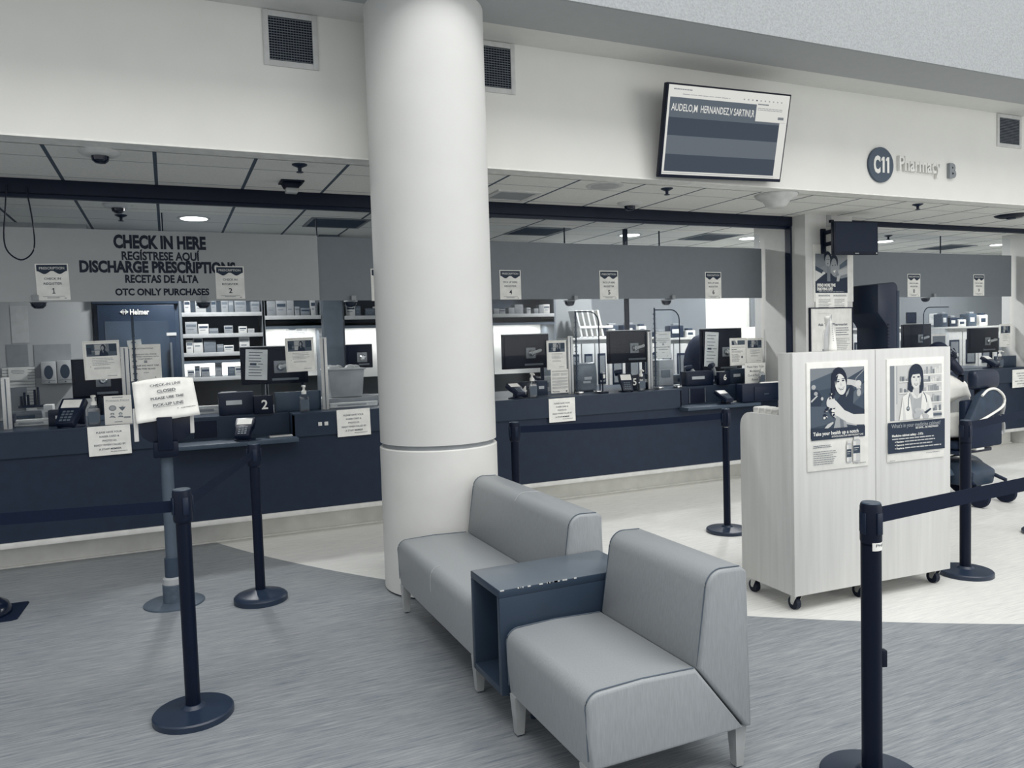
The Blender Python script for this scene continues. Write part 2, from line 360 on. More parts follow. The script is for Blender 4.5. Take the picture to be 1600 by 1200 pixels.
# pull cord
P = [at_y(10, 288, 6.388), at_y(8, 330, 6.388), at_y(6, 372, 6.388), at_y(13, 394, 6.388), at_y(32, 406, 6.388), at_y(48, 398, 6.388), at_y(54, 380, 6.388), at_y(50, 340, 6.388), at_y(40, 291, 6.388)]
def smooth(P, k=4):
    Q = []; n = len(P)
    for i in range(n - 1):
        a, b, c, d = P[max(i - 1, 0)], P[i], P[i + 1], P[min(i + 2, n - 1)]
        for j in range(k):
            t = j / k; Q.append(0.5 * ((2 * b) + (c - a) * t + (2 * a - 5 * b + 4 * c - d) * t * t + (3 * b - a - 3 * c + d) * t ** 3))
    return Q + [P[-1]]
sm = lambda P, k=4: smooth([Vector(p) for p in P], k)
mb = MB(); mb.tube(sm(P), 0.005, 8); tag(mb.build('pull_cord', None, BLACKP), 'black pull cord looped from the shutter slot at far left', 'cord')
# ------------------------------------------------------------------ counters
def counter(name, label, xa, xb, niches):
    o = thing(name, label, 'counter', (0, 0, 0))
    segs = []; x = xa
    for n0, n1 in niches: segs.append((x, n0)); x = n1
    segs.append((x, xb))
    ap = MB(); 
    for a, b in segs:
        ap.box(a, b, YF, 6.66, 0.86, ZT - 0.012)
    for a, b in niches: ap.box(a, b, 6.84, 6.88, 0.86, ZT - 0.012); ap.box(a - .012, a, YF, 6.88, .86, ZT - .012); ap.box(b, b + .012, YF, 6.88, .86, ZT - .012)
    ap.build('apron', o, NAVY)
    wt = MB()
    for a, b in segs: wt.box(a, b, YF - .004, 7.85, ZT - 0.012, ZT)
    for a, b in niches: wt.box(a, b, 6.84, 7.85, ZT - 0.012, ZT)
    wt.build('worktop', o, mat(52, 0.35, name='worktop_laminate'))
    for a, b in niches:
        s = MB(); s.box(a - .02, b + .02, 6.46, 6.84, 0.835, 0.868, 0.004); s.build('lowered_shelf', o, mat(74, 0.45, name='shelf_edge'))
    fp = MB(); fp.box(xa, xb, YF + 0.018, 6.66, 0.235, 0.86); fp.build('front_panel', o, NAVYD)
    rs = MB(); rs.box(xa, xb, YF - 0.002, 6.66, 0.197, 0.238, 0.004); rs.build('rub_strip', o, mat(212, 0.4, name='pale_strip'))
    kp = MB(); kp.box(xa, xb, 6.85, 6.9, 0.0, 0.2); kp.box(xa, xb, 6.66, 6.9, 0.195, 0.2); kp.build('kick_panel', o, mat(224, 0.55, var=0.05, scale=5, name='kick_vinyl'))
    kt = MB(); kt.box(xa, xb, 6.83, 6.85, 0.0, 0.013); kt.build('floor_trim', o, mat(236, 0.4))
    return o
NI = [(at_y(272, 690, 6.5).x, at_y(462, 683, 6.5).x), (at_y(1074, 636, 6.5).x, at_y(1183, 631, 6.5).x)]
counter('service_counter', 'long navy service counter running behind the column to the pillar', -3.6, PX0 - .03, NI)
counter('service_counter', 'navy service counter in the opening right of the pillar', PX1 + .03, 10.59, [])
# ------------------------------------------------------------------ glazing
J = [-3.6, -1.15, 0.012, 1.24, 2.45, 3.69, 4.83, PX0 - .032]
GL = ['glass screen pane above register 1 left of the pull cord', 'glass screen pane over the counter in front of register 1', 'glass screen pane over the counter in front of register 2', 'glass screen pane in front of the clear plastic bin',
      'glass screen pane in front of register 4 right of the column', 'glass screen pane in front of register 5 monitor', 'glass screen pane in front of register 6 beside the pillar']
for (a, b), lab in zip(zip(J, J[1:]), GL):
    mb = MB(); mb.box(a + .003, b - .003, YG - .005, YG + .005, ZT, 2.73); tag(mb.build('glass_screen', None, GLASS), lab, 'glass screen', 'counter glass screens')
J2 = [PX1 + .032, 8.05, 9.2, 10.59]
for (a, b), lab in zip(zip(J2, J2[1:]), ['glass screen pane behind the black kiosk right of the pillar', 'glass screen pane in front of register 8', 'glass screen pane in front of register 9']):
    mb = MB(); mb.box(a + .003, b - .003, YG - .005, YG + .005, ZT, 2.80); tag(mb.build('glass_screen', None, GLASS), lab, 'glass screen', 'counter glass screens')
for x in (J[2], J[3], J[5], J[6]) + tuple(J2[1:3]):
    mb = MB(); mb.box(x - .005, x + .005, YG - .006, YG + .006, 2.575, 2.73 if x < 6 else 2.8); struct(mb.build('trim_4', None, mat(24, 0.5)))
xb = at_y(497, 420, 6.85).x + .002
VP = mat(126, 0.55, var=0.01, name='valance_panel')
for a, b, lab in [(xb, PX0 - .035, 'dark grey valance panel above the pick up registers 4 5 6'), (PX1 + .035, 10.58, 'grey valance panel above registers 8 and 9')]:
    mb = MB(); mb.box(a, b, YG - .026, YG - .009, 2.014, 2.57); tag(mb.build('valance_panel', None, VP), lab, 'panel')
# check-in sign board
xb -= .004
o = thing('sign_board', 'wide grey check in sign board with dark bilingual lettering', 'sign', ((xb - 3.6) / 2, 6.828, 2.016)); hw = (xb + 3.6) / 2; zt = 0.56
mb = MB(); mb.box(-hw, hw, 0, 0.016, 0, zt); mb.build('board', o, mat(172, 0.55, var=0.01, name='sign_board_paint'))
def board_text(t, u0, u1, vt, vb, bold):
    let = MB(); let.m(mat(16, 0.5))
    x0, x1, za, zb = rect_y(u0, vt, u1, vb, 6.828); put_text(let, t, (x0 + x1) / 2 - o.location.x, za - o.location.z, zb - za, -0.001, x1 - x0, 'C', bold); let.build('lettering', o, flip=False)
board_text('CHECK IN HERE', 177, 321.5, 369, 388, 0.05); board_text('REG\u00cdSTRESE AQU\u00cd', 190, 312, 394, 406.5, 0.035)
board_text('DISCHARGE PRESCRIPTIONS', 124, 368, 409, 425.5, 0.05); board_text('RECETAS DE ALTA', 195.5, 310, 430, 441.5, 0.04); board_text('OTC ONLY PURCHASES', 180, 327, 451, 461, 0.042)
# ------------------------------------------------------------------ register signs
def regsign(num, l1):
    def f(d):
        d.rect(0.04, 0.03, 0.96, 0.20, 50)
        d.poly([(0.04, .2)] + [(0.04 + .92 * i / 20, .2 + .085 * (0.5 + .5 * math.sin(i / 20 * 4 * PI - PI / 2)) * (1 if i not in (9, 10, 11) else .3)) for i in range(21)] + [(0.96, .2)], 50)
        d.text('PRESCRIPTION', .5, .155, .065, 205, .76, bold=.02)
        d.text(l1, .5, .44, .06, 60, .5 if 'IN' in l1 else .66, bold=.012); d.text('REGISTER', .5, .575, .06, 60, .56, bold=.012)
        d.text(str(num), .5, .82, .15, 22, bold=.015)
        d.rect(.17, .895, .83, .903, 90); d.lines(.3, .925, .68, .945, 1, 120, .8); d.rect(.82, .94, .88, .96, 120)
    return f
for num, l1, q, Y, wh in [(1, 'CHECK IN', (57, 412, 109, 469), 6.824, 'above the left cash register'), (2, 'CHECK IN', (337, 416, 382, 467), 6.824, 'overlapping the check in lettering'),
                          (3, 'CHECK IN', (580, 420, 617, 470), 6.8405, 'half hidden by the column'), (4, 'PICK UP HERE', (781, 422, 814, 468), 6.8405, 'just right of the column'), (5, 'PICK UP HERE', (937, 423, 966, 468), 6.8405, 'in the middle of the dark valance'),
                          (6, 'PICK UP HERE', (1102, 425, 1127, 467), 6.8405, 'near the pillar'), (8, 'PICK UP HERE', (1418, 428, 1438, 464), 6.8405, 'right of the black kiosk'), (9, 'PICK UP HERE', (1521, 429, 1538, 462), 6.8405, 'at the far right')]:
    sheet('register_sign', 'small white register sign numbered %d %s' % (num, wh), 'sign', *q, Y, regsign(num, l1), 'numbered register signs', roll=-0.02 if num == 1 else 0.0)
# ------------------------------------------------------------------ bulkhead things
def grille(label, q):
    x0, x1, z0, z1 = rect_y(*q, YB); z1 = min(z1, 3.764); w_, h_ = x1 - x0, z1 - z0
    o = thing('air_grille', label, 'air grille', ((x0 + x1) / 2, YB, z0), group='bulkhead air grilles'); f = MB(); t = 0.035; a = w_ / 2
    f.box(-a, -a + t, -.012, 0, 0, h_, .003); f.box(a - t, a, -.012, 0, 0, h_, .003); f.box(-a + t, a - t, -.012, 0, 0, t); f.box(-a + t, a - t, -.012, 0, h_ - t, h_); f.build('frame', o, mat(200, 0.4, name='grille_paint'))
    b = MB(); b.box(-a + t, a - t, -.002, 0, t, h_ - t); b.build('duct_opening', o, mat(12, 0.8))
    s = MB(); n = 17
    for i in range(n):
        z = t + (h_ - 2 * t) * (i + .5) / n
        s.X = Matrix.Translation((0, -.006, z)) @ Matrix.Rotation(0.7, 4, 'X'); s.box(-a + t, a - t, -.005, .005, -.0012, .0012)
    s.X = Matrix.Identity(4)
    for i in range(1, 16): x = -a + t + (w_ - 2 * t) * i / 16; s.box(x - .001, x + .001, -.004, -.002, t, h_ - t)
    s.build('louvres', o, mat(130, 0.4))
grille('white louvred air grille left of the column on the white bulkhead', (411, 14, 496, 106)); grille('white louvred air grille partly hidden by the column edge', (722, 61, 804, 144)); grille('white louvred air grille at far right of the bulkhead', (1557, 175, 1595, 231))
# call screen
o = thing('television', 'large wall television tilted down showing a queue of names', 'television', (4.206, 5.085, 2.872), (math.radians(13), math.radians(-1.35), 0)); W, Hh = 1.235, 0.70
mb = MB(); mb.box(-W / 2, W / 2, 0, 0.05, 0, Hh, 0.006); mb.build('casing', o, BLACKP)
mb = MB(); mb.box(-.2, .2, .05, .075, .06, .5); mb.box(-.18, .18, .07, .139, .06, .13); mb.build('wall_bracket', o, mat(40, .5))
d = Draw(W, Hh, -0.0012, 0.8); m_ = 0.011
d.rect(.012, .02, .988, .965, 236)
d.rect(.028, .145, .925, .93, 60); d.rect(.028, .145, .925, .355, 100); d.rect(.028, .545, .925, .745, 106)
for i in range(1, 4): d.rect(.028 + .897 * i / 4, .355, .029 + .897 * i / 4, .545, 70)
d.rect(.715, .115, .972, .325, 232); d.rect(.905, .265, .955, .295, 130); d.rect(.715, .325, .972, .33, 190)
d.text('AUDELO,M', .143, .285, .075, 240, .20, bold=.01); d.text('HERNANDEZ,V', .396, .285, .075, 240, .255, bold=.01); d.text('SARTINI,R', .618, .285, .075, 240, .17, bold=.01)
d.lines(.725, .135, .82, .15, 1, 120, .9); d.lines(.725, .18, .95, .215, 2, 170, .5)
d.lines(.05, .055, .2, .07, 1, 150, .8); d.lines(.12, .105, .5, .115, 1, 170, .8)
for i in range(10): d.rect(.6 + i * .035, .095, .612 + i * .035, .11, 60 if i == 3 else 170)
d.rect(.012, .945, .93, .95, 150)
d.finish(o)
# room sign
o = thing('room_sign', 'round grey C11 sign with raised Pharmacy B letters', 'sign', (6.136, YB, 3.14))
mb = MB(); mb.X = Matrix.Rotation(PI / 2, 4, 'X'); mb.lathe([(.162, 0), (.162, .018), (.158, .021)], 48); mb.build('disc', o, mat(82, 0.35, var=.03, name='grey_metal'))
mb = MB(); mb.m(mat(232, .4)); put_text(mb, 'C', -.058, -.072, .145, -.024, .085, 'C', .045, .003)
for x in (.025, .085): mb.prism([(x - .028, .052), (x - .028, .034), (x - .012, .042), (x - .012, -.072), (x + .014, -.072), (x + .014, .073), (x - .01, .073)], 'y', -.024, -.021)
mb.build('number', o)
mb = MB(); mb.m(mat(222, .35)); x0, x1, za, zb = rect_y(1402, 248, 1471, 271, YB - .03); put_text(mb, 'Pharmacy', x0 - 6.136 + .03, .0 - .035, .135, -.032, x1 - x0 - .03, 'L', .02, .03); mb.build('raised_word', o)
mb = MB(); mb.m(mat(140, .4)); x0, x1, za, zb = rect_y(1484, 256, 1494, 277, YB - .03); put_text(mb, 'B', x0 - 6.136, za - 3.14, zb - za, -.032, x1 - x0, 'L', .05, .03); mb.build('raised_letter', o)
# ------------------------------------------------------------------ ceiling things
def dome_camera(label, u, v):
    p = at_z(u, v, ZC); o = thing('dome_camera', label, 'camera', (p.x, p.y, ZC), group='ceiling dome cameras')
    mb = MB(); mb.lathe([(.075, -.03), (.10, -.022), (.118, -.006), (.118, 0)], 32); mb.build('ring', o, mat(206, .4))
    mb = MB(); mb.lathe([(0, -.075), (.03, -.07), (.047, -.055), (.052, -.03)], 28); mb.build('smoked_dome', o, mat(14, .08, spec=.6, name='smoked_dome'))
dome_camera('dark dome camera on the ceiling above register 1 nearest the bulkhead', 156, 237); dome_camera('dark dome camera behind the glass below the slot at left', 184, 320); dome_camera('dark dome camera in front of the slot right of the column', 984, 317)
def hang_dome(label, u, v):
    p = at_y(u, v, 6.95); o = thing('dome_camera', label, 'camera', (p.x, p.y, p.z), group='dome cameras under the valance')
    mb = MB(); mb.lathe([(0, -.05), (.03, -.045), (.05, -.025), (.055, 0)], 24); mb.build('smoked_dome', o, mat(16, .1, spec=.6)); mb = MB(); mb.lathe([(.055, 0), (.062, .004), (.06, .012), (0, .012)], 24); mb.build('ring', o, mat(190, .4))
    mb = MB(); mb.box(-.02, .02, -.14, 0, .008, .05); mb.build('bracket', o, mat(150, .5))
for q, u, v in [('at register 1', 60, 473), ('above the register 2 monitor', 318, 473), ('left of the column above the plastic bin', 548, 472), ('above the register 4 divider', 890, 471), ('above the register 5 divider', 1041, 470), ('at register 8', 1446, 466)]: hang_dome('little dome camera under the valance edge ' + q, u, v)
def sprinkler(label, u, v):
    p = at_z(u, v, ZC); o = thing('sprinkler_head', label, 'sprinkler', (p.x, p.y, ZC), group='ceiling sprinkler heads')
    mb = MB(); mb.lathe([(.02, -.02), (.05, -.006), (.052, 0)], 20); mb.build('escutcheon', o, mat(40, .4)); mb = MB(); mb.lathe([(.012, -.05), (.014, -.02)], 12); mb.lathe([(.024, -.055), (.024, -.05)], 16); mb.build('deflector', o, mat(30, .4))
for lab, u, v in [('dark sprinkler head on the ceiling left of the column', 468, 257), ('dark sprinkler head under the television', 1042, 294.5), ('dark sprinkler head below the room sign', 1434, 319), ('dark sprinkler head beyond the glass by the small monitor', 1388, 368), ('dark sprinkler head beyond the glass at left', 189, 336)]: sprinkler(lab, u, v)
p = at_z(1580, 336, ZC); o = thing('round_diffuser', 'black round ceiling diffuser at the far right edge', 'diffuser', (p.x, p.y, ZC)); mb = MB(); mb.lathe([(.05, -.03), (.11, -.03), (.16, -.012), (.17, 0)], 28); mb.build('cone', o, BLACKP); mb = MB(); mb.lathe([(.0, -.045), (.045, -.045), (.05, -.03)], 20); mb.build('core', o, mat(30, .4))
p = at_z(455, 284, ZC); o = thing('ceiling_sensor', 'black square ceiling sensor with clear lens left of the column', 'sensor', (p.x, p.y, ZC))
mb = MB(); mb.box(-.085, .085, -.085, .085, -.012, 0, .003); mb.build('plate', o, BLACKP); mb = MB(); mb.prism([(-.07, -.012), (.07, -.012), (.05, -.05), (-.05, -.05)], 'y', -.06, .06, .004); mb.build('body', o, BLACKP); mb = MB(); mb.box(-.045, .045, -.045, .045, -.085, -.05, .008); mb.build('lens', o, mat(190, .2))
p = at_z(945, 290, ZC); o = thing('ceiling_speaker', 'round flat white speaker grille in the canopy ceiling', 'speaker', (p.x, p.y, ZC)); mb = MB(); mb.lathe([(.118, -.006), (.14, -.01), (.155, -.004), (.155, 0)], 36); mb.build('rim', o, mat(206, .4)); mb = MB(); mb.lathe([(0, -.007), (.118, -.007), (.118, -.003)], 36); mb.build('mesh_grille', o, mat(186, .6))
p = at_z(798, 305, ZC); o = thing('ceiling_vent', 'square flush ceiling vent just right of the column', 'vent', (p.x, p.y, ZC)); mb = MB()
mb.box(-.2, .2, -.2, -.16, -.012, 0); mb.box(-.2, .2, .16, .2, -.012, 0); mb.box(-.2, -.16, -.16, .16, -.012, 0); mb.box(.16, .2, -.16, .16, -.012, 0); mb.build('frame', o, mat(206, .4)); mb = MB(); mb.box(-.16, .16, -.16, .16, -.006, 0); mb.build('face', o, mat(160, .5))
p = at_z(1213, 304, ZC); o = thing('antenna_dome', 'white cone shaped ceiling dome near the television corner', 'antenna', (p.x, p.y, ZC)); mb = MB(); mb.lathe([(0, -.125), (.07, -.12), (.09, -.105), (.12, -.06), (.175, -.03), (.185, -.012), (.185, 0)], 40); mb.build('cone', o, mat(206, .45)); mb = MB(); mb.lathe([(.185, -.006), (.195, -.003), (.195, 0)], 40); mb.build('flange', o, mat(190, .45))
EM = mat(255, .5, emit=5.0, name='lamp_diffuser', var=0)
for lab, u, v in [('lit round downlight seen over the check in board', 303, 341), ('lit round downlight above register 5', 984, 367), ('lit round downlight above register 6', 1170, 372), ('lit round downlight behind the small monitor', 1381, 377), ('lit round downlight above register 9', 1561, 382)]:
    p = at_z(u, v, ZC); o = thing('downlight', lab, 'ceiling light', (p.x, p.y, ZC), group='pharmacy downlights')
    mb = MB(); mb.lathe([(.12, -.006), (.15, -.004), (.15, 0)], 32); mb.build('trim_ring', o, mat(200, .4)); mb = MB(); mb.lathe([(0, -.008), (.12, -.008), (.12, -.002)], 32); mb.build('diffuser', o, EM)
for lab, u, v in [('grey square return vent in the pharmacy ceiling left of the column', 525, 348), ('grey square return vent in the pharmacy ceiling over register 4', 838, 361), ('grey square return vent in the pharmacy ceiling over register 6', 1110, 370), ('grey square return vent in the pharmacy ceiling over register 8', 1480, 386)]:
    p = at_z(u, v, ZC); o = thing('return_vent', lab, 'vent', (p.x, p.y, ZC), group='pharmacy return vents')
    mb = MB(); mb.box(-.29, .29, -.29, -.26, -.01, 0); mb.box(-.29, .29, .26, .29, -.01, 0); mb.box(-.29, -.26, -.26, .26, -.01, 0); mb.box(.26, .29, -.26, .26, -.01, 0); mb.build('frame', o, mat(140, .5)); mb = MB(); mb.box(-.26, .26, -.26, .26, -.004, 0)
    for i in range(12): mb.box(-.26, .26, -.25 + i * .044, -.235 + i * .044, -.008, -.004)
    mb.build('louvres', o, mat(84, .6))
# ================================================================== seating
VIN = mat(150, 0.42, var=0.035, scale=30, stretch=(6, 6, 0.7), bump=0.05, spec=0.4, name='woven_vinyl')
SEAM = mat(92, 0.6, name='stitched_seam'); PALES = mat(176, 0.5, name='pale_stitch'); LEGM = mat(176, 0.3, 0.25, name='satin_metal_leg')
def arc(cx, cz, r, a0, a1, n=6): return [(cx + r * math.cos(math.radians(a0 + (a1 - a0) * i / n)), cz + r * math.sin(math.radians(a0 + (a1 - a0) * i / n))) for i in range(n + 1)]
def seat_unit(name, label, cat, x, ya, yb, split):
    o = thing(name, label, cat, (x, (ya + yb) / 2, 0)); hw = (yb - ya) / 2
    prof = [(0.012, .165)] + [(0.0, .30)] + arc(.055, .375, .055, 180, 90) + [(.22, .437), (.445, .428), (.655, .165)]
    s = MB(); s.prism(prof, 'y', -hw, hw, 0.014, 3, 'caps'); st = s.build('seat', o, VIN, angle=50)
    prof = [(.452, .428)] + arc(.565, .700, .068, 172, 92, 6) + [(.655, .764), (.678, .745), (.69, .165), (.664, .165)]
    b = MB(); b.prism(prof, 'y', -hw, hw, 0.014, 3, 'caps'); bk = b.build('backrest', o, VIN, angle=50)
    # stitched seams along the ends, and across the middle on the two-seater
    for sy in (-1, 1):
        q = MB(); y = sy * (hw - .012)
        q.tube([(.006, y * 1.004, .2), (.001, y * 1.004, .36)] + [(px, y, pz + .0015) for px, pz in arc(.055, .376, .056, 180, 90)] + [(.22, y, .4385), (.44, y, .4305)], .0022, 6); q.build('seam', st, SEAM)
        q = MB(); q.tube([(.455, y, .432)] + [(px - .001, y, pz + .001) for px, pz in arc(.565, .700, .069, 172, 92)] + [(.65, y, .766)], .0022, 6); q.build('seam', bk, SEAM)
    for k in range(split):
        q = MB(); q.tube([(-.001, 0, .30)] + [(px, 0, pz) for px, pz in arc(.055, .376, .056, 180, 90)], .0018, 6); q.build('seam', st, PALES)
        q = MB(); q.tube([(px - .001, 0, pz + .001) for px, pz in arc(.565, .700, .069, 172, 92)] + [(.65, 0, .766)], .0018, 6); q.build('seam', bk, PALES)
    q = MB(); q.tube([(.478, -hw + .02, .545), (.478, hw - .02, .545)], .0014, 6); q.build('seam', bk, mat(120, .6))
    for lx in (.03, .655):
        for sy in (-1, 1):
            y = sy * (hw - .045); l = MB()
            if lx < .1: l.X = Matrix.Translation((lx, y, 0))
            else: l.X = Matrix.Translation((lx, y, 0))
            a, c = .026, .016
            v = [l._v((sx * c, s2 * c, 0.008)) for sx, s2 in ((-1, -1), (1, -1), (1, 1), (-1, 1))] + [l._v((sx * a, s2 * a, .17)) for sx, s2 in ((-1, -1), (1, -1), (1, 1), (-1, 1))]
            for f in ((3, 2, 1, 0), (4, 5, 6, 7), (0, 1, 5, 4), (1, 2, 6, 5), (2, 3, 7, 6), (3, 0, 4, 7)): l._f([v[i] for i in f])
            lo = l.build('leg', o, LEGM); g = MB(); g.cyl((lx, y, 0), (lx, y, .009), .011, None, 12); g.build('glide', lo, mat(60, .6))
    f = MB(); f.box(.05, .64, -hw + .05, hw - .05, .15, .17); f.build('underframe', o, mat(40, .7))
    return o
seat_unit('loveseat', 'grey vinyl two seat bench with backrest in front of the round column', 'sofa', 1.20, 3.185, 4.455, 1)
seat_unit('lounge_chair', 'grey vinyl single lounge chair nearest the camera beside the side table', 'chair', 1.20, 2.165, 2.835, 0)
o = thing('side_table', 'dark low side table with open cubby between loveseat and lounge chair', 'table', (1.185, 3.012, 0)); TB = mat(56, 0.32, var=.05, scale=6, name='dark_table_laminate'); TT = mat(104, 0.28, var=.04, scale=6, name='worn_table_top')
hw = .163
mb = MB(); mb.m(TB); mb.box(0, .66, -hw, hw, .555, .585, .002); mb.build('top', o)
mb = MB(); mb.m(TT); mb.box(.002, .658, -hw + .002, hw - .002, .585, .5875, .001); mb.build('top_surface', o)
for sy in (-1, 1):
    mb = MB(); mb.box(0, .66, sy * hw - (.028 if sy > 0 else 0), sy * hw + (.028 if sy < 0 else 0), .145, .555, .002); mb.build('side_panel', o, TB)
mb = MB(); mb.box(0, .66, -hw + .028, hw - .028, .145, .175, .002); mb.build('bottom_panel', o, TB)
mb = MB(); mb.box(.64, .66, -hw + .028, hw - .028, .175, .555); mb.build('back_panel', o, TB)
for lx, ly in ((.55, -.12), (.55, .12), (.16, -.12), (.16, .12)):
    mb = MB(); mb.cyl((lx, ly, 0), (lx, ly, .145), .014, .018, 12); mb.build('leg', o, mat(40, .4))
mb = MB(); rr = random.Random(3)
for i in range(16):
    x = rr.uniform(.0, .35); mb.box(x, x + rr.uniform(.004, .02), -hw - .0006, -hw + .002, .583, .5882)
mb.build('edge_wear', o, mat(205, .6))
# ================================================================== stanchions
def stanchion(label, x, y, dome=0.0, head=True, r=0.031, br=0.168, h=1.005, rot=0.0):
    o = thing('stanchion', label, 'barrier post', (x, y, 0), (0, 0, rot), 'black queue stanchions')
    mb = MB()
    if dome: mb.lathe([(br, 0), (br, .03), (br - .012, .042), (br * .8, .05), (r + .03, .062), (r + .004, .075), (r, .075)], 48)
    else: mb.lathe([(br, 0), (br, .024), (br - .006, .03), (r + .02, .043), (r + .006, .056), (r, .056)], 48)
    mb.build('base', o, mat(40, 0.36, spec=.45, var=.05, name='worn_black_base'))
    mb = MB(); mb.cyl((0, 0, .05), (0, 0, h - .13), r, None, 28); mb.build('pole', o, BLACK)
    hr = r + (.009 if head else .002)
    mb = MB(); mb.lathe([(r, h - .145), (hr - .002, h - .138), (hr, h - .13), (hr, h - .012), (hr - .003, h)], 28); hd = mb.build('belt_head', o, BLACKP)
    mb = MB(); mb.lathe([(hr - .003, h), (hr - .006, h + .004), (0, h + .004)], 28); mb.build('cap', hd, mat(70, .3, name='cap_plastic'))
    for a in range(4):
        mb = MB(); mb.X = Matrix.Rotation(a * PI / 2, 4, 'Z'); mb.box(hr - .002, hr + .004, -.012, .012, h - .105, h - .03, .001); mb.build('belt_slot', hd, mat(26, .4))
    return o
BELT = mat(18, 0.75, var=.05, scale=60, stretch=(1, 1, 6), spec=.2, name='belt_webbing')
def belt(o, p0, p1, sag=0.0, w=.05):
    M = Matrix.Translation(o.location) @ Matrix.Rotation(o.rotation_euler.z, 4, 'Z'); I = M.inverted(); a, b = Vector(p0), Vector(p1)
    mb = MB(); mb.ribbon([I @ (a.lerp(b, t / 14) + Vector((0, 0, -sag * 4 * (t / 14) * (1 - t / 14)))) for t in range(15)], w); return mb.build('retractable_belt', o, BELT)
def side(p, q, r=.04):
    d = (Vector(q) - Vector(p)).normalized(); return Vector(p) + d * r
L1, L2 = (0.025, 3.606), (0.466, 5.088)
s1 = stanchion('black stanchion with round base nearest the camera at left', *L1, rot=.3)
s2 = stanchion('black stanchion with thick domed base in front of register 2', *L2, dome=1, br=.165)
LB = .935
belt(s1, side((*L1, LB), (*L2, LB)), side((*L2, LB + .01), (*L1, LB + .01)), .0)
LX = (-1.35, 3.86); s9 = stanchion('black stanchion outside the left edge holding the long belt', *LX)
belt(s9, side((*LX, LB), (*L1, LB)), side((*L1, LB), (*LX, LB)), .0)
R1, R2 = (2.318, 5.177), (4.10, 4.96)
s3 = stanchion('black stanchion standing behind the loveseat beside the column', *R1, head=True, r=.03)
s4 = stanchion('black stanchion with small white tag left of the wooden cabinet', *R2, head=True, r=.028)
belt(s4, side((*R2, .95), (*R1, .95)), side((*R1, .95), (*R2, .95)), .01)
mb = MB(); mb.X = Matrix.Rotation(-2.1, 4, 'Z'); 
pts = [(.0295 * math.cos(a), .0295 * math.sin(a)) for a in [-.6 + 1.2 * i / 8 for i in range(9)]]
for (a, b), (c, d) in zip(pts, pts[1:]): mb._f([mb._v((a, b, .858)), mb._v((c, d, .862)), mb._v((c, d, .905)), mb._v((a, b, .9))])
mb.build('tag', s4, PAPER, 'small torn white paper tag')
R3 = (4.675, 3.315); s5 = stanchion('black stanchion with flat round base at the right end of the wooden cabinet', *R3, head=False, r=.033, br=.165)
RX = (6.1, 3.66); s6 = stanchion('black stanchion outside the right edge beyond the wheelchair', *RX, head=False)
belt(s5, side((*R3, .965), (*RX, .965)), side((*RX, .965), (*R3, .965)))
RN = (2.205, 1.911); s7 = stanchion('black stanchion with paper sticker nearest the camera at right', *RN, head=False, r=.034, br=.175, h=1.003)
RY = (3.9, 2.03); s8 = stanchion('black stanchion outside the right edge nearest the camera', *RY, head=False, r=.034, br=.175)
belt(s7, side((*RN, .955), (*RY, .955), .036), side((*RY, .965), (*RN, .965)), .0, .056)
mb = MB(); mb.X = Matrix.Rotation(-1.75, 4, 'Z')
pts = [(.0352 * math.cos(a), .0352 * math.sin(a)) for a in [-.55 + 1.9 * i / 12 for i in range(13)]]
for (a, b), (c, d) in zip(pts, pts[1:]): mb._f([mb._v((a, b, .842)), mb._v((c, d, .842)), mb._v((c, d, .893)), mb._v((a, b, .893))])
stk = mb.build('sticker', s7, PAPER, 'white paper sticker wrapped round the pole')
mb = MB(); mb.m(mat(50, .6))
def wrap_text(t, z, h, a0, ang):
    V, F = glyphs(t, .01); xa = min(v.x for v in V); xb = max(v.x for v in V)
    W = [mb._v((.0356 * math.cos(-1.75 + a0 + ang * (v.x - xa) / (xb - xa)), .0356 * math.sin(-1.75 + a0 + ang * (v.x - xa) / (xb - xa)), z + v.y * h / .7)) for v in V]
    for f in F: mb._f([W[i] for i in f])
wrap_text('FROM', .876, .010, -.15, 1.3); wrap_text('PHAR', .856, .010, -.2, 1.4)
mb.build('lettering', stk, flip=False)
mb = MB(); mb.X = Matrix.Rotation(-.35, 4, 'Z'); mb.box(.03, .052, -.012, .012, .42, .48, .003); mb.build('belt_clip', s7, BLACKP)
# floor mat with a domed base
mb = MB(); c = [at_z(44, 941), at_z(30, 968)]; mb.prism([(-1.6, 5.47), (-.945, 5.452), (-.92, 5.47), (-.905, 5.80), (-.915, 5.825), (-1.6, 5.86)], 'z', 0, .006); tag(mb.build('floor_mat', None, mat(22, .8, spec=.2, name='black_rubber')), 'flat black rubber mat lying on the floor at the left edge', 'mat')
o = thing('sanitizer_stand', 'glossy black domed stand base sitting on the black rubber mat', 'stand', (-1.165, 5.64, .006)); mb = MB(); mb.lathe([(.19, 0), (.192, .02), (.175, .06), (.13, .09), (.05, .11), (.024, .12)], 40); mb.build('base', o, mat(14, .2, spec=.6, name='gloss_black')); mb = MB(); mb.cyl((0, 0, .11), (0, 0, 1.1), .022); mb.build('pole', o, BLACK)
mb = MB(); mb.box(-.05, .05, -.05, .05, 1.1, 1.32, .01); mb.build('dispenser', o, BLACKP)
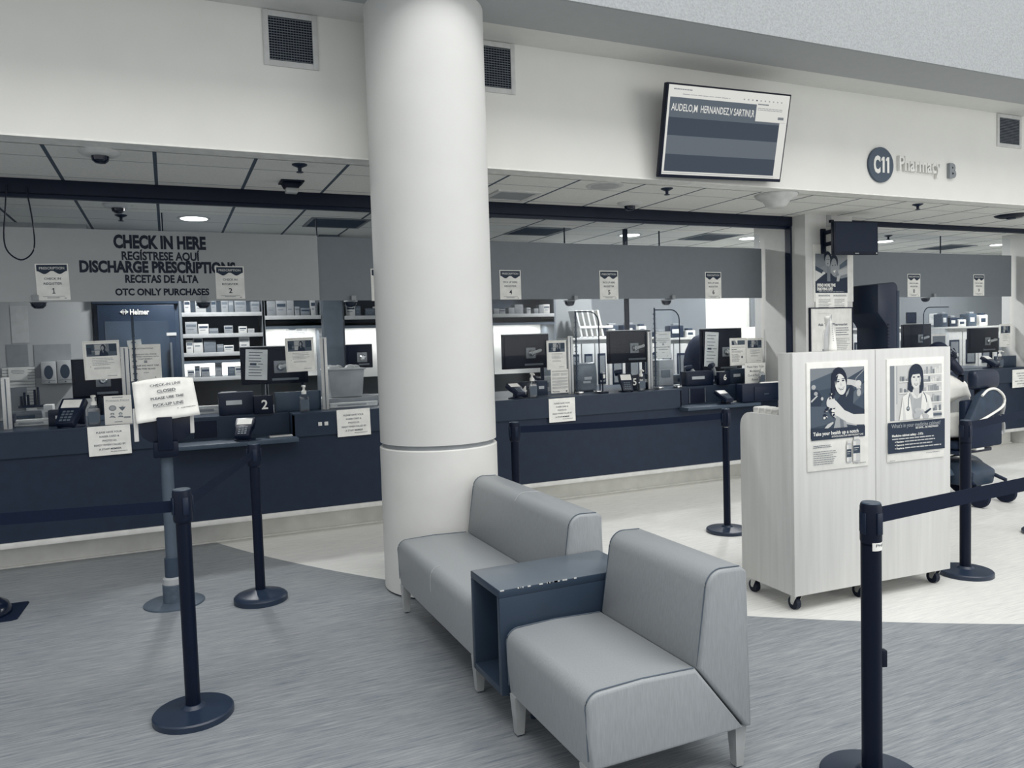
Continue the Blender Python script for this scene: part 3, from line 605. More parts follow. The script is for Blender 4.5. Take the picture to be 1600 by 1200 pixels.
# ================================================================== sign stand
SX, SY = -.04, 5.315; o = thing('sign_stand', 'dark pole sign stand with flat base in the check in line', 'sign stand', (SX, SY, 0))
GP = mat(84, .45, name='grey_pole_paint')
mb = MB(); mb.lathe([(.182, 0), (.182, .008), (.176, .012), (.06, .014)], 48); mb.build('base', o, mat(86, .45, var=.06))
mb = MB(); mb.lathe([(.066, .012), (.066, .125), (.062, .13)], 28); mb.build('foot_collar', o, mat(84, .5, var=.08, scale=30)); mb = MB(); mb.lathe([(.064, .13), (.062, .165), (.05, .175)], 28); mb.build('tape_band', o, mat(160, .5))
mb = MB(); mb.lathe([(.047, .165), (.047, .295), (.040, .297)], 28); mb.build('sleeve', o, mat(60, .5)); mb = MB(); mb.cyl((0, 0, .29), (0, 0, .99), .037, None, 28); mb.build('pole', o, GP)
mb = MB(); mb.box(-.072, .072, -.075, .05, .945, 1.045, .01); mb.box(-.045, .045, -.082, .05, .99, 1.2, .006); mb.build('clamp', o, BLACKP)
P_ = [(-.135, 1.36), (-.14, 1.1)] + [(-.125, 1.075), (-.09, 1.05), (-.04, 1.03), (.06, 1.035), (.12, 1.06), (.147, 1.085)] + [(.152, 1.36)]
mb = MB(); mb.prism(P_, 'y', -.05, -.02, .006); mb.build('back_plate', o, mat(13, .3, spec=.5, name='gloss_black_plastic'))
for xa, z0 in ((-.162, 1.055), (.158, 1.085)):
    mb = MB(); mb.box(xa - .013, xa + .013, -.045, -.015, z0, 1.26, .003); mb.build('side_channel', o, mat(206, .4))
mb = MB(); mb.tube(sm([(-.08, -.03, 1.355), (-.06, -.03, 1.385), (0, -.03, 1.395), (.08, -.03, 1.38), (.13, -.03, 1.34)]), .006, 8); mb.build('wire_top', o, BLACKP)
# the taped paper on it
w_, h_ = .345, .262
pz = at_y(262, 622, SY - .06); p = thing('closed_notice', 'crumpled white paper reading check-in line closed taped on the pole sign', 'notice', (pz.x, SY - .062, pz.z - h_ / 2), (0, math.radians(-5.5), 0))
mb = MB(); nx, nz = 14, 10; rr = random.Random(5)
def pw(i, j):
    u, v = i / nx, j / nz; x = (u - .5) * w_ * (1 + .06 * (1 - v)); z = v * h_
    if v > .9: z -= (abs(u - .35) ** 2) * .06 * (v - .9) * 10
    return (x, .006 * math.sin(u * 5 + v * 3) + .004 * math.sin(v * 9 - u * 2) - .012 * (1 - v) ** 2 + (.02 * (u - .9) * 10 * max(0, v - .8) if u > .9 else 0), z)
G = [[mb._v(pw(i, j)) for i in range(nx + 1)] for j in range(nz + 1)]
for j in range(nz):
    for i in range(nx): mb._f([G[j][i], G[j][i + 1], G[j + 1][i + 1], G[j + 1][i]])
sh = mb.build('sheet', p, PAPER, angle=80); so = sh.modifiers.new('thickness', 'SOLIDIFY'); so.thickness = .0006
mb = MB(); mb.m(mat(40, .6))
for t, z, wd, hh in [('CHECK-IN LINE', .212, .175, .0155), ('CLOSED', .172, .105, .0185), ('PLEASE USE THE', .131, .19, .0155), ('PICK-UP LINE', .088, .175, .0175)]:
    put_text(mb, t, .012, z, hh, -.0165, wd, 'C', .012)
for z, wd in ((.167, .105), (.083, .175)): mb.box(.012 - wd / 2, .012 + wd / 2, -.0167, -.0165, z - .0012, z)
put_text(mb, 'KAISER PERMANENTE', .165, .058, .0055, -.0165, .085, 'R', .01); mb.prism([(.055, .058), (.062, .066), (.069, .058), (.062, .062)], 'y', -.0167, -.0165)
mb.build('lettering', p, flip=False)
# ================================================================== wooden display cabinets
WD = mat(206, .5, var=.028, scale=5, stretch=(5, 5, .3), name='pale_wood_laminate'); WDE = mat(204, .5, var=.03, name='pale_wood_edge')
CA = math.radians(-3.0); CX, CY = 3.19, 3.285
def cab_frame(): return Matrix.Translation((CX, CY, 0)) @ Matrix.Rotation(CA, 4, 'Z')
def caster(o, x, y):
    c = MB(); c.m(CHROME); c.box(x - .03, x + .03, y - .03, y + .03, .094, .1); c.prism([(y - .024, .094), (y + .024, .094), (y + .03, .04), (y + .008, .03)], 'x', x - .022, x - .018); c.prism([(y - .024, .094), (y + .024, .094), (y + .03, .04), (y + .008, .03)], 'x', x + .018, x + .022)
    c = c.build('caster', o)
    q = MB(); q.cyl((x - .015, y + .018, .038), (x + .015, y + .018, .038), .038, None, 24); q.build('wheel', c, mat(14, .5))
    q = MB(); q.cyl((x - .0225, y + .018, .038), (x + .0225, y + .018, .038), .008, None, 10); q.build('axle', c, CHROME)
def cabinet(label, x0, x1, left):
    M = cab_frame(); p = M @ Vector(((x0 + x1) / 2, 0, 0)); o = thing('display_cabinet', label, 'cabinet', p, (0, 0, CA), 'wheeled wooden cabinets'); a = (x1 - x0) / 2; D = .47
    f = MB(); f.box(-a, a, 0, .022, .1, 1.49, .0015); f.build('front_panel', o, WD)
    prof = [(.022, .1), (D, .1), (D, 1.02)] + [(D - .09 + .09 * math.cos(math.radians(t)), 1.04 + .09 * math.sin(math.radians(t))) for t in range(0, 91, 15)] + [(.12, 1.13), (.12, 1.49), (.022, 1.49)]
    for sx in (-1, 1):
        s = MB(); s.prism(prof, 'x', sx * a - (.02 if sx > 0 else 0), sx * a + (.02 if sx < 0 else 0), .0012); s.build('side_panel', o, WD)
    for z, dd in ((1.085, D - .05), (.75, D - .03), (.42, D - .03), (.1, D - .01)):
        s = MB(); s.box(-a + .02, a - .02, .022, dd, z, z + .02); s.build('shelf', o, WDE)
    s = MB(); s.box(-a + .02, a - .02, .022, .12, 1.47, 1.49); s.build('top_panel', o, WDE)
    for x in (-a + .06, a - .06):
        for y in (.055, D - .06): caster(o, x, y)
    return o
cabinet('pale wooden wheeled cabinet with the rock climber poster on its front', 0, .605, True); cabinet('pale wooden wheeled cabinet with the pharmacist poster on its front', .61, 1.215, False)
def cab_pt(x, y, z): return cab_frame() @ Vector((x, y, z))
# small white boxes on the lower shelf top
for i in range(4):
    p = cab_pt(.05 + i * .005, .215 + i * .062, 1.106); o = thing('tissue_packet', ['small white packet on the cabinet shelf nearest the front panel', 'second small white packet on the cabinet shelf', 'third small white packet on the cabinet shelf', 'small white packet on the cabinet shelf nearest the counter'][i], 'packet', p, (0, 0, CA + i * .03), 'white packets on the cabinet')
    mb = MB(); mb.box(-.0, .10, -.026, .026, 0, .052, .008); mb.build('carton', o, mat(222, .6)); mb = MB(); mb.box(-.002, .06, -.02, .02, .035, .046); mb.build('flap', o, mat(200, .6))
# posters
def skin(d, L=198): pass
def climber(d):
    d.rect(.055, .055, .935, .70, 64)
    d.poly([(.055, .055), (.45, .055), (.40, .10), (.055, .18)], 128); d.poly([(.45, .055), (.935, .055), (.935, .075), (.62, .17), (.40, .10)], 140); d.poly([(.06, .17), (.40, .10), (.40, .24), (.06, .27)], 80)
    d.poly([(.055, .40), (.5, .42), (.5, .56), (.055, .60)], 84); d.poly([(.66, .20), (.935, .09), (.935, .46), (.60, .40)], 72); d.poly([(.70, .32), (.935, .20), (.935, .30), (.75, .40)], 92)
    d.stroke([(.935, .085), (.80, .16), (.78, .20)], .008, 170); d.stroke([(.935, .20), (.68, .315), (.56, .38)], .012, 40)
    d.ell(.105, .225, .035, .022, 170); d.poly([(.06, .25), (.17, .25), (.25, .33), (.22, .40), (.06, .40)], 46); d.ell(.14, .285, .03, .018, 165); d.ell(.24, .335, .02, .016, 190); d.poly([(.06, .35), (.16, .30), (.17, .31), (.07, .365)], 190)
    d.poly([(.44, .38), (.70, .22), (.76, .26), (.74, .42), (.60, .50), (.48, .46)], 42); d.poly([(.60, .44), (.74, .40), (.935, .46), (.935, .52), (.62, .52)], 42)                       # dark top
    d.poly([(.62, .16), (.80, .185), (.86, .20), (.86, .245), (.80, .25), (.72, .225), (.60, .215)], 196)                              # raised arm
    d.ell(.835, .215, .05, .032, 206); 
    for k in range(4): d.stroke([(.80 + k * .018, .235), (.815 + k * .018, .262)], .016, 200)
    d.ell(.84, .30, .035, .035, 176)
    d.poly([(.36, .37), (.46, .36), (.60, .455), (.75, .50), (.935, .505), (.935, .605), (.80, .60), (.62, .565), (.46, .50), (.36, .46)], 212)   # reaching arm
    d.ell(.385, .385, .075, .065, 208, rot=-20); d.poly([(.37, .44), (.46, .50), (.62, .565), (.80, .60), (.80, .61), (.60, .585), (.42, .51)], 178)
    d.poly([(.47, .50), (.62, .56), (.66, .645), (.50, .66), (.42, .62)], 158); d.poly([(.52, .53), (.58, .55), (.60, .645), (.54, .65)], 120)
    rr = random.Random(2)
    for k in range(26):
        x, y = .27 + rr.random() * .16, .42 + rr.random() * .10 + .0; d.ell(x, y, .012 + rr.random() * .012, .006 + rr.random() * .008, rr.choice([22, 40, 214, 225, 30]))
    for k in range(10):
        x, y = .36 + rr.random() * .06, .29 + rr.random() * .06; d.ell(x, y, .01, .008, rr.choice([22, 215, 30]))
    d.poly([(.26, .615), (.32, .575), (.40, .555), (.42, .565), (.36, .60), (.30, .62), (.27, .665), (.23, .67)], 190)                 # hanging rope
    d.ell(.515, .165, .125, .115, 22, rot=-14); d.poly([(.395, .16), (.43, .15), (.45, .30), (.41, .33), (.385, .25)], 22)             # hair
    d.ell(.535, .212, .088, .10, 214, rot=-14); d.poly([(.44, .15), (.5, .12), (.455, .22)], 26)
    d.ell(.495, .185, .022, .007, 36, rot=-8); d.ell(.575, .178, .022, .007, 36, rot=-8); d.stroke([(.468, .172), (.52, .166)], .008, 60); d.stroke([(.55, .162), (.60, .16)], .008, 60)
    d.poly([(.535, .19), (.555, .222), (.53, .225)], 186); d.poly([(.495, .242), (.55, .25), (.60, .232), (.575, .262), (.53, .266)], 90); d.poly([(.505, .246), (.55, .253), (.592, .238), (.57, .256), (.535, .259)], 240)
    d.poly([(.62, .30), (.68, .25), (.66, .30), (.62, .335)], 150)
    d.rect(.055, .615, .935, .70, 44); d.poly([(.055, .62), (.055, .6), (.4, .615), (.4, .64)], 44)
    d.rect(.055, .615, .935, .715, 42)
    d.text('Take your health up a notch', .085, .673, .033, 232, .74, 'L', .02); d.text('INTRODUCING OUR NEW PRODUCT LINE', .905, .700, .016, 220, .52, 'R', .015)
    d.lines(.085, .765, .38, .795, 2, 90, .4); d.lines(.085, .82, .47, .955, 7, 110, .3, .2)
    for x, wd, y0 in ((.665, .085, .77), (.79, .125, .74)):
        d.rect(x - wd * .36, y0 - .028, x + wd * .36, y0 + .004, 206); d.ell(x, y0 + .012, wd * .5, .016, 176); d.rect(x - wd * .5, y0 + .012, x + wd * .5, .945, 190); d.ell(x, .945, wd * .5, .01, 176); d.rect(x - wd * .42, y0 + .016, x - wd * .1, .94, 216)
        d.rect(x - wd * .46, y0 + .055, x + wd * .46, y0 + .13, 62); d.rect(x - wd * .34, y0 + .075, x + wd * .3, y0 + .08, 200); d.rect(x - wd * .34, y0 + .095, x + wd * .1, y0 + .099, 180)
    d.text('KAISER PERMANENTE', .945, .968, .0085, 60, .19, 'R', .01); d.poly([(.72, .968), (.735, .958), (.75, .968), (.735, .963)], 40)
def pharmacist(d):
    d.rect(.05, .065, .955, .60, 196); d.rect(.05, .065, .125, .60, 128); d.rect(.125, .07, .155, .60, 206); d.rect(.155, .07, .175, .44, 168)
    rr = random.Random(9)
    for j, (y0, y1) in enumerate([(.08, .16), (.18, .24), (.26, .33), (.35, .44), (.46, .53)]):
        d.rect(.56, y1, .955, y1 + .012, 228)
        for k in range(9):
            x = .60 + k * .038; h = (y1 - y0) * rr.uniform(.35, .95); d.rect(x, y1 - h, x + .032, y1, rr.choice([150, 170, 206, 186, 120, 214, 140]))
    for j, y1 in enumerate([.22, .33]):
        d.rect(.2, y1, .40, y1 + .01, 222)
        for k in range(5): d.rect(.22 + k * .034, y1 - rr.uniform(.02, .05), .245 + k * .034, y1, rr.choice([150, 180, 206, 110]))
    d.rect(.76, .555, .95, .58, 90)
    d.poly([(.20, .60), (.24, .46), (.26, .37), (.36, .335), (.42, .31), (.56, .31), (.64, .345), (.74, .38), (.78, .48), (.80, .60)], 224)  # coat
    d.poly([(.38, .36), (.43, .315), (.5, .40), (.56, .31), (.60, .36), (.56, .60), (.44, .60)], 168); d.poly([(.39, .325), (.46, .30), (.50, .40), (.44, .385)], 216); d.poly([(.54, .30), (.60, .33), (.57, .385), (.51, .40)], 216)
    d.poly([(.45, .28), (.55, .28), (.555, .34), (.505, .39), (.445, .34)], 196)
    d.poly([(.27, .40), (.32, .60), (.26, .60)], 204); d.poly([(.70, .42), (.66, .52), (.74, .52)], 206); d.stroke([(.44, .36), (.42, .60)], .008, 190)
    d.stroke([(.385, .335), (.36, .39), (.355, .47)], .012, 70); d.ell(.35, .49, .028, .022, 70); d.ell(.35, .487, .015, .012, 180); d.stroke([(.62, .34), (.66, .38), (.68, .44)], .012, 80)
    d.ell(.49, .155, .125, .10, 34); d.poly([(.365, .155), (.40, .12), (.41, .30), (.385, .325), (.345, .30)], 34); d.poly([(.615, .155), (.58, .12), (.565, .30), (.60, .33), (.625, .28)], 34); d.poly([(.40, .27), (.44, .27), (.43, .33), (.39, .33)], 34); d.poly([(.55, .27), (.58, .26), (.59, .34), (.545, .35)], 34)
    d.ell(.488, .205, .085, .095, 212); d.poly([(.39, .21), (.39, .10), (.59, .10), (.585, .21), (.55, .155), (.43, .16)], 34)
    d.ell(.452, .185, .022, .007, 40); d.ell(.53, .185, .022, .007, 40); d.poly([(.488, .19), (.505, .222), (.48, .224)], 184); d.poly([(.455, .243), (.49, .25), (.525, .243), (.505, .268), (.475, .268)], 90); d.poly([(.462, .246), (.49, .253), (.518, .246), (.50, .26), (.48, .26)], 240); d.poly([(.555, .16), (.575, .2), (.56, .26), (.54, .28)], 186)
    d.ell(.53, .515, .075, .026, 182, rot=8); d.poly([(.44, .555), (.50, .52), (.60, .505), (.64, .53), (.58, .56), (.52, .585), (.45, .59)], 176)
    for k in range(4): d.stroke([(.56 + k * .012, .505 + k * .011), (.63 - k * .005, .518 + k * .012)], .016, 198 - k * 8)
    d.poly([(.63, .535), (.74, .50), (.76, .51), (.66, .555)], 44); d.poly([(.60, .56), (.66, .545), (.72, .575), (.70, .60), (.62, .60)], 180)
    d.rect(0, .615, 1, .915, 42)
    d.text("What's in your medicine cabinet?", .06, .668, .038, 150, .86, 'L', .012); d.text('BE SAFE... BE PREPARED', .88, .692, .018, 216, .40, 'R', .02)
    d.text("Medicine cabinet safety - 3 R's", .07, .756, .022, 226, .54, 'L', .03); d.lines(.07, .773, .80, .785, 1, 190, .9, 0)
    for k, t in enumerate(['Review', 'Remove', 'Replace']):
        y = .815 + k * .032; d.ell(.125, y - .008, .007, .005, 226); d.text(t, .145, y, .017, 230, .13, 'L', .03); d.lines(.29, y - .013, .93 if k == 2 else .82 - .05 * k, y, 1, 190, .8, 0)
    d.text('KAISER PERMANENTE', .90, .945, .009, 60, .2, 'R', .01); d.poly([(.66, .945), (.675, .934), (.69, .945), (.675, .94)], 40); d.lines(.03, .983, .13, .99, 1, 150, .8)
def cab_poster(label, q, fn, roll):
    I = cab_frame().inverted(); o3 = Vector((0, 0, H_CAM)); n = cab_frame().to_3x3() @ Vector((0, -1, 0)); q0 = cab_pt(0, -.006, 0)
    def hit(u, v): d = ray(u, v); t = (q0 - o3).dot(n) / d.dot(n); return I @ (o3 + d * t)
    P4 = [hit(*a) for a in q]; x0 = (P4[0].x + P4[3].x) / 2; x1 = (P4[1].x + P4[2].x) / 2; z1 = (P4[0].z + P4[1].z) / 2; z0 = (P4[2].z + P4[3].z) / 2
    w_, h_ = x1 - x0, z1 - z0; o = thing('poster', label, 'poster', cab_pt((x0 + x1) / 2, -.006, z0), (0, roll, CA)); mb = MB(); mb.box(-w_ / 2, w_ / 2, 0, .006, 0, h_, .0008); mb.build('board', o, mat(228, .45, name='poster_board')); d = Draw(w_, h_); fn(d); d.finish(o)
cab_poster('poster of a smiling woman climbing rock on the left cabinet front', [(1260, 568), (1356, 562), (1357, 727), (1262, 738)], climber, 0.0)
cab_poster('poster of a smiling woman pharmacist on the right cabinet front', [(1385, 562), (1475, 557), (1475, 713), (1387, 723)], pharmacist, 0.0)
# ================================================================== pillar things
PY = PY0
def enjoy(d):
    d.rect(0, 0, 1, .54, 130); d.poly([(0, 0), (.35, 0), (.33, .2), (0, .3)], 120); d.poly([(0, .28), (.30, .34), (.30, .42), (0, .5)], 206); d.poly([(0, .22), (.25, .30), (.2, .36), (0, .3)], 60)
    d.poly([(.55, .0), (1, 0), (1, .32), (.7, .36)], 150); d.poly([(.75, .2), (1, .08), (1, .2), (.75, .28)], 90); d.poly([(.7, .30), (1, .24), (1, .36), (.75, .4)], 176)
    d.poly([(0, .54), (.05, .48), (.25, .38), (.42, .32), (.6, .42), (.8, .45), (1, .42), (1, .58), (0, .58)], 38)
    d.ell(.38, .06, .115, .11, 30); d.ell(.385, .12, .08, .11, 160); d.ell(.36, .10, .016, .008, 30); d.ell(.42, .10, .016, .008, 30); d.poly([(.36, .17), (.41, .17), (.385, .19)], 60); d.poly([(.36, .2), (.46, .3), (.46, .54), (.36, .5)], 120)
    d.ell(.58, .14, .125, .13, 34); d.ell(.575, .24, .10, .165, 150); d.ell(.535, .21, .018, .009, 30); d.ell(.615, .20, .018, .009, 30); d.poly([(.54, .31), (.63, .29), (.6, .345)], 220); d.poly([(.68, .4), (.78, .38), (.72, .54), (.64, .54)], 176)
    d.rect(0, .50, 1, .715, 40); d.text('SPEND MORE TIME', .05, .595, .05, 232, .57, 'L', .05); d.text('ENJOYING LIFE!', .05, .665, .05, 232, .48, 'L', .05); d.lines(.1, .685, .9, .70, 1, 150, .7)
    d.lines(.09, .75, .45, .785, 2, 120, .5); d.lines(.55, .75, .97, .785, 2, 120, .5); d.lines(.09, .83, .48, 1.0, 6, 140, .3, .3); d.lines(.58, .83, .92, 1.0, 6, 140, .3, .3)
x0, x1, z0, z1 = rect_y(1274, 390, 1333, 481, PY - .004)
mb = MB(); mb.box(x0 - .03, x1 + .0, PY - .006, PY, 1.93, z1 + .05); tag(mb.build('backing_board', None, mat(222, .6)), 'white backing board on the pillar behind the enjoying life poster', 'board')
sheet('poster', 'poster of two smiling people reading spend more time enjoying life', 'poster', 1274, 397, 1324, 482, PY - .0095, enjoy, t=.003)
def ask(d):
    d.rect(.0, .0, .045, 1, 214); d.ell(.32, .12, .16, .02, 206, 180, 360); d.text('Ask Your Pharmacist', .17, .40, .058, 66, .72, 'L', .02)
    d.ell(.41, .55, .13, .08, 206); d.rect(.27, .55, .54, .94, 214); d.rect(.27, .94, .54, 1.0, 140); d.lines(.32, .66, .52, .80, 3, 60, .3, .1, align='C')
    d.lines(.6, .45, .93, .66, 4, 110, .35, .2); d.lines(.6, .70, .95, .99, 7, 140, .3, .25)
sheet('framed_notice', 'black framed white notice headed ask your pharmacist on the pillar', 'notice', 1267, 482, 1331, 549, PY - .022, ask, t=.018, frame=(BLACKP, .012, .006), L=222)
# curled brochure on top of the cabinet
p = cab_pt(.335, .07, 1.49); o = thing('brochure', 'curled white paper brochure standing on top of the left wooden cabinet', 'brochure', p, (0, 0, CA + .1))
mb = MB(); n = 12
for i in range(n):
    t0, t1 = i / n, (i + 1) / n
    def rowp(t): wd = .052 * math.sin(PI * (.14 + .86 * max(0, 1 - t) ** .8 * .62 + .0)) ; cx_ = -.02 + .045 * t * t; return (cx_ - wd * .9, cx_ + wd * .7, .215 * t)
    a, b = rowp(t0), rowp(t1); mb._f([mb._v((a[0], -.012, a[2])), mb._v((a[1], .02, a[2])), mb._v((b[1], .02, b[2])), mb._v((b[0], -.012, b[2]))])
l = mb.build('shaded_leaf', o, mat(178, .6), angle=80, weld=True); l.modifiers.new('thickness', 'SOLIDIFY').thickness = .002  # white paper toned grey, the shade on this blade painted in
mb = MB()
for i in range(n):
    t0, t1 = i / n, (i + 1) / n
    a = [(.005 + .03 * math.sin(PI * t0) * .3 - .02 * t0, .03, .205 * t0), (.058 - .055 * t0 ** 1.6, .0, .205 * t0)]; b = [(.005 + .03 * math.sin(PI * t1) * .3 - .02 * t1, .03, .205 * t1), (.058 - .055 * t1 ** 1.6, .0, .205 * t1)]
    mb._f([mb._v(a[0]), mb._v(a[1]), mb._v(b[1]), mb._v(b[0])])
l = mb.build('inner_leaf', o, PAPER, angle=80, weld=True); l.modifiers.new('thickness', 'SOLIDIFY').thickness = .002
mb = MB(); rr = random.Random(4)
for i in range(9):
    t = .3 + .06 * i; x = .026 - .022 * t; mb.box(x, x + .008, -.006, -.004, .2 * t, .2 * t + .005)
mb.build('print', o, mat(150, .6))
# wall monitor on an arm
c0 = at_y(1338, 372, 5.93); o = thing('wall_monitor', 'small black monitor on a double arm fixed to the pillar', 'monitor', (c0.x, 5.93, c0.z), (0, math.radians(-.6), math.radians(-4)))
x0, x1, z0, z1 = rect_y(1306, 347, 1370, 399, 5.93); W, Hh = x1 - x0, z1 - z0
mb = MB(); mb.box(-W / 2, W / 2, 0, .045, -Hh / 2, Hh / 2, .005); mb.build('casing', o, BLACKP); mb = MB(); mb.box(-W / 2 + .022, W / 2 - .014, -.0015, 0, -Hh / 2 + .035, Hh / 2 - .014); mb.build('screen', o, mat(30, .45, spec=.2, name='dark_screen'))
mb = MB(); mb.box(-.02, .03, -.003, 0, -Hh / 2 + .008, -Hh / 2 + .02); mb.build('badge', o, mat(150, .4)); mb = MB(); mb.box(W / 2 - .03, W / 2 - .018, -.003, 0, -Hh / 2 + .01, -Hh / 2 + .022); mb.build('power_light', o, mat(240, .4))
xp0, xp1, zp0, zp1 = rect_y(1282.5, 357, 1287.5, 396, 6.2); px_ = (xp0 + xp1) / 2 - c0.x; py_ = PY - 5.93
mb = MB(); mb.box(px_ - .03, px_ + .03, py_ - .04, py_ - .005, zp0 - c0.z, zp1 - c0.z, .008); mb.build('wall_plate', o, BLACKP)
for z in (.085, -.04): mb = MB(); mb.tube([(px_, py_ - .045, z), (-W / 2 + .1, .07, z + .01)], .02, 12, flat=(.5, 1.1)); mb.build('arm', o, BLACKP)
mb = MB(); mb.box(-.12, .1, .045, .08, -.1, .12, .005); mb.build('mount', o, BLACKP)
mb = MB(); mb.tube(sm([(px_ + .13, py_ - .02, .2), (px_ + .19, py_ - .05, .19), (px_ + .22, py_ - .08, .11), (px_ + .2, .12, .06)]), .006, 8); mb.tube(sm([(px_ + .08, py_ - .06, .09), (px_ + .1, py_ - .07, .125), (px_ + .16, py_ - .08, .13), (px_ + .2, py_ - .08, .1)]), .005, 8); mb.build('cables', o, BLACKP)
o = thing('wall_outlet', 'white wall outlet plate with plug high on the pillar', 'outlet', (at_y(1295, 344, PY).x, PY, at_y(1295, 344, PY).z)); mb = MB(); mb.box(-.035, .035, -.006, 0, -.075, .075, .003); mb.build('plate', o, mat(176, .4)); mb = MB(); mb.box(-.008, .035, -.04, -.006, -.03, 0, .004); mb.build('plug', o, BLACKP)
# black kiosk
x0, x1, z0, z1 = rect_y(1374, 440, 1405, 545, 6.05); o = thing('health_kiosk', 'tall dark kiosk with overhanging top behind the wooden cabinet', 'kiosk', (x1 - .02, 6.05, 0))
zt = z1; w_ = at_y(1405, 460, 6.05).x - at_y(1374, 460, 6.05).x; wl = at_y(1405, 500, 6.05).x - at_y(1389, 500, 6.05).x
K = mat(30, .4, spec=.45, name='kiosk_shell'); prof = [(-wl, 0), (0, 0), (0, zt - .08)] + arc(-.07, zt - .075, .07, 0, 90, 5) + [(-w_, zt - .03), (-w_, zt - .34), (-wl - .03, zt - .46), (-wl, zt - .5)]
mb = MB(); mb.prism(prof, 'y', -.0, .42, .008); mb.build('shell', o, K); mb = MB(); mb.box(-.012, .022, -.004, .424, 0, zt - .1, .004); mb.build('side_trim', o, mat(62, .4)); mb = MB()
for i in range(22): mb.box(-wl - .006, -wl + .018, -.006, .0, .9 + i * .036, .918 + i * .036)
mb.build('vent_slots', o, mat(10, .6))
# ================================================================== power wheelchair and its user
WC = thing('power_wheelchair', 'black power wheelchair with headrest seen behind the right stanchion', 'wheelchair', (6.70, 4.93, 0), (0, 0, math.radians(93.5)))
DK = mat(26, .45, name='wheelchair_plastic'); FAB = mat(34, .8, name='wheelchair_fabric'); TYRE = mat(20, .75, name='tyre_rubber')
mb = MB(); mb.prism([(-.34, .16), (.34, .16), (.38, .26), (.22, .36), (-.2, .38), (-.36, .30)], 'y', -.17, .17, .03); mb.build('power_base', WC, mat(60, .4, name='base_shroud'))
for sy in (-1, 1):
    mb = MB(); y = sy * .255; mb.X = Matrix.Translation((-.0, y, .17)) @ Matrix.Rotation(PI / 2, 4, 'X')
    mb.lathe([(.0, -.02), (.1, -.025), (.125, -.035), (.16, -.035), (.17, -.02), (.17, .02), (.16, .035), (.125, .035), (.1, .025), (0, .02)], 32); wl_ = mb.build('drive_wheel', WC, TYRE)
    mb = MB(); mb.X = Matrix.Translation((0, y, .17)) @ Matrix.Rotation(PI / 2, 4, 'X'); mb.lathe([(0, -.03), (.09, -.028), (.09, .028), (0, .03)], 24); mb.build('hub', wl_, mat(120, .4))
    mb = MB(); P = [(.22 * math.cos(a), .22 * math.sin(a) + .17) for a in [math.radians(25 + 130 * i / 10) for i in range(11)]]; Q = [(.205 * (x / .22), (z - .17) * .205 / .22 + .17) for x, z in P][::-1]; mb.prism(P + Q, 'y', y - .05, y + .05); mb.build('fender', WC, mat(78, .35))
    for x in (.40, -.42):
        mb = MB(); mb.X = Matrix.Translation((x, sy * .2, .095)) @ Matrix.Rotation(PI / 2, 4, 'X'); mb.lathe([(0, -.02), (.07, -.028), (.095, -.018), (.095, .018), (.07, .028), (0, .02)], 26); cw = mb.build('caster_wheel', WC, TYRE)
        mb = MB(); mb.tube([(x, sy * .2 + sy * .035, .095), (x * .95, sy * .2 + sy * .035, .2), (x * .72, sy * .19, .25)], .018, 10); mb.build('caster_arm', WC, DK)
    mb = MB(); mb.box(-.16, .30, sy * .29 - .035, sy * .29 + .035, .70, .74, .012); mb.tube([(-.2, sy * .29, .5), (-.2, sy * .29, .68), (-.12, sy * .29, .71)], .014, 10); mb.build('armrest', WC, DK)
mb = MB(); mb.box(-.27, .28, -.25, .25, .455, .49, .01); mb.build('seat_pan', WC, DK); mb = MB(); mb.box(-.24, .27, -.235, .235, .49, .56, .03, 3); mb.build('seat_cushion', WC, FAB)
mb = MB(); mb.box(-.31, -.24, -.22, .22, .5, .95, .02); mb.build('back_shell', WC, DK)
# upholstered back with a piped edge
P = [(.237, .82), (.114, .992), (.026, 1.04), (-.088, 1.044), (-.193, .992), (-.228, .929), (-.184, .871), (-.018, .814), (.149, .768), (.289, .762)]
mb = MB(); mb.X = Matrix.Translation((-.345, 0, 0)); mb.prism([(y, z) for y, z in P], 'x', -.045, .035, .018, 3)
X_ = mb.X; mb.build('backrest', WC, mat(58, .6, var=.1, scale=8, name='backrest_cover'))
mb = MB(); mb.X = X_; mb.tube(sm([(-.048, y, z) for y, z in P[1:9]]), .011, 10); mb.build('piping', WC, mat(230, .5), 'white piping round the backrest edge')
mb = MB(); mb.box(-.30, -.26, -.02, .02, .8, 1.10, .006); mb.build('headrest_post', WC, BLACKP)
mb = MB(); mb.X = Matrix.Translation((-.31, 0, 1.13)); mb.prism([(-.04, -.085), (.035, -.09), (.05, 0), (.04, .085), (-.03, .09), (-.055, .04), (-.055, -.04)], 'y', -.215, .145, .03, 3); mb.build('headrest', WC, mat(28, .4, spec=.5, name='headrest_vinyl'))
mb = MB(); mb.box(.30, .52, -.16, .16, .12, .14, .006); mb.box(.30, .33, -.02, .02, .14, .47); mb.build('footplate', WC, DK)
mb = MB(); mb.box(.26, .36, -.33, -.25, .74, .78, .008); mb.cyl((.31, -.29, .78), (.31, -.29, .83), .008, .014, 12); mb.build('joystick', WC, BLACKP)
mb = MB(); mb.box(-.37, -.28, -.24, .24, .52, .745, .02); mb.build('rear_pouch', WC, mat(30, .8))
mb = MB(); mb.tube(sm([(-.33, -.27, 1.0), (-.35, -.29, .9), (-.34, -.28, .80)]), .016, 8, flat=(.4, 1.2)); mb.tube(sm([(-.34, -.25, .8), (-.36, -.27, .7), (-.355, -.26, .62), (-.34, -.23, .66)]), .014, 8, flat=(.5, 1.2)); mb.build('hanging_strap', WC, mat(176, .6), 'pale grey strap hanging behind the backrest')
mb = MB(); mb.box(-.36, -.3, .02, .14, .5, .52, .004); mb.build('label_plate', WC, mat(220, .5))
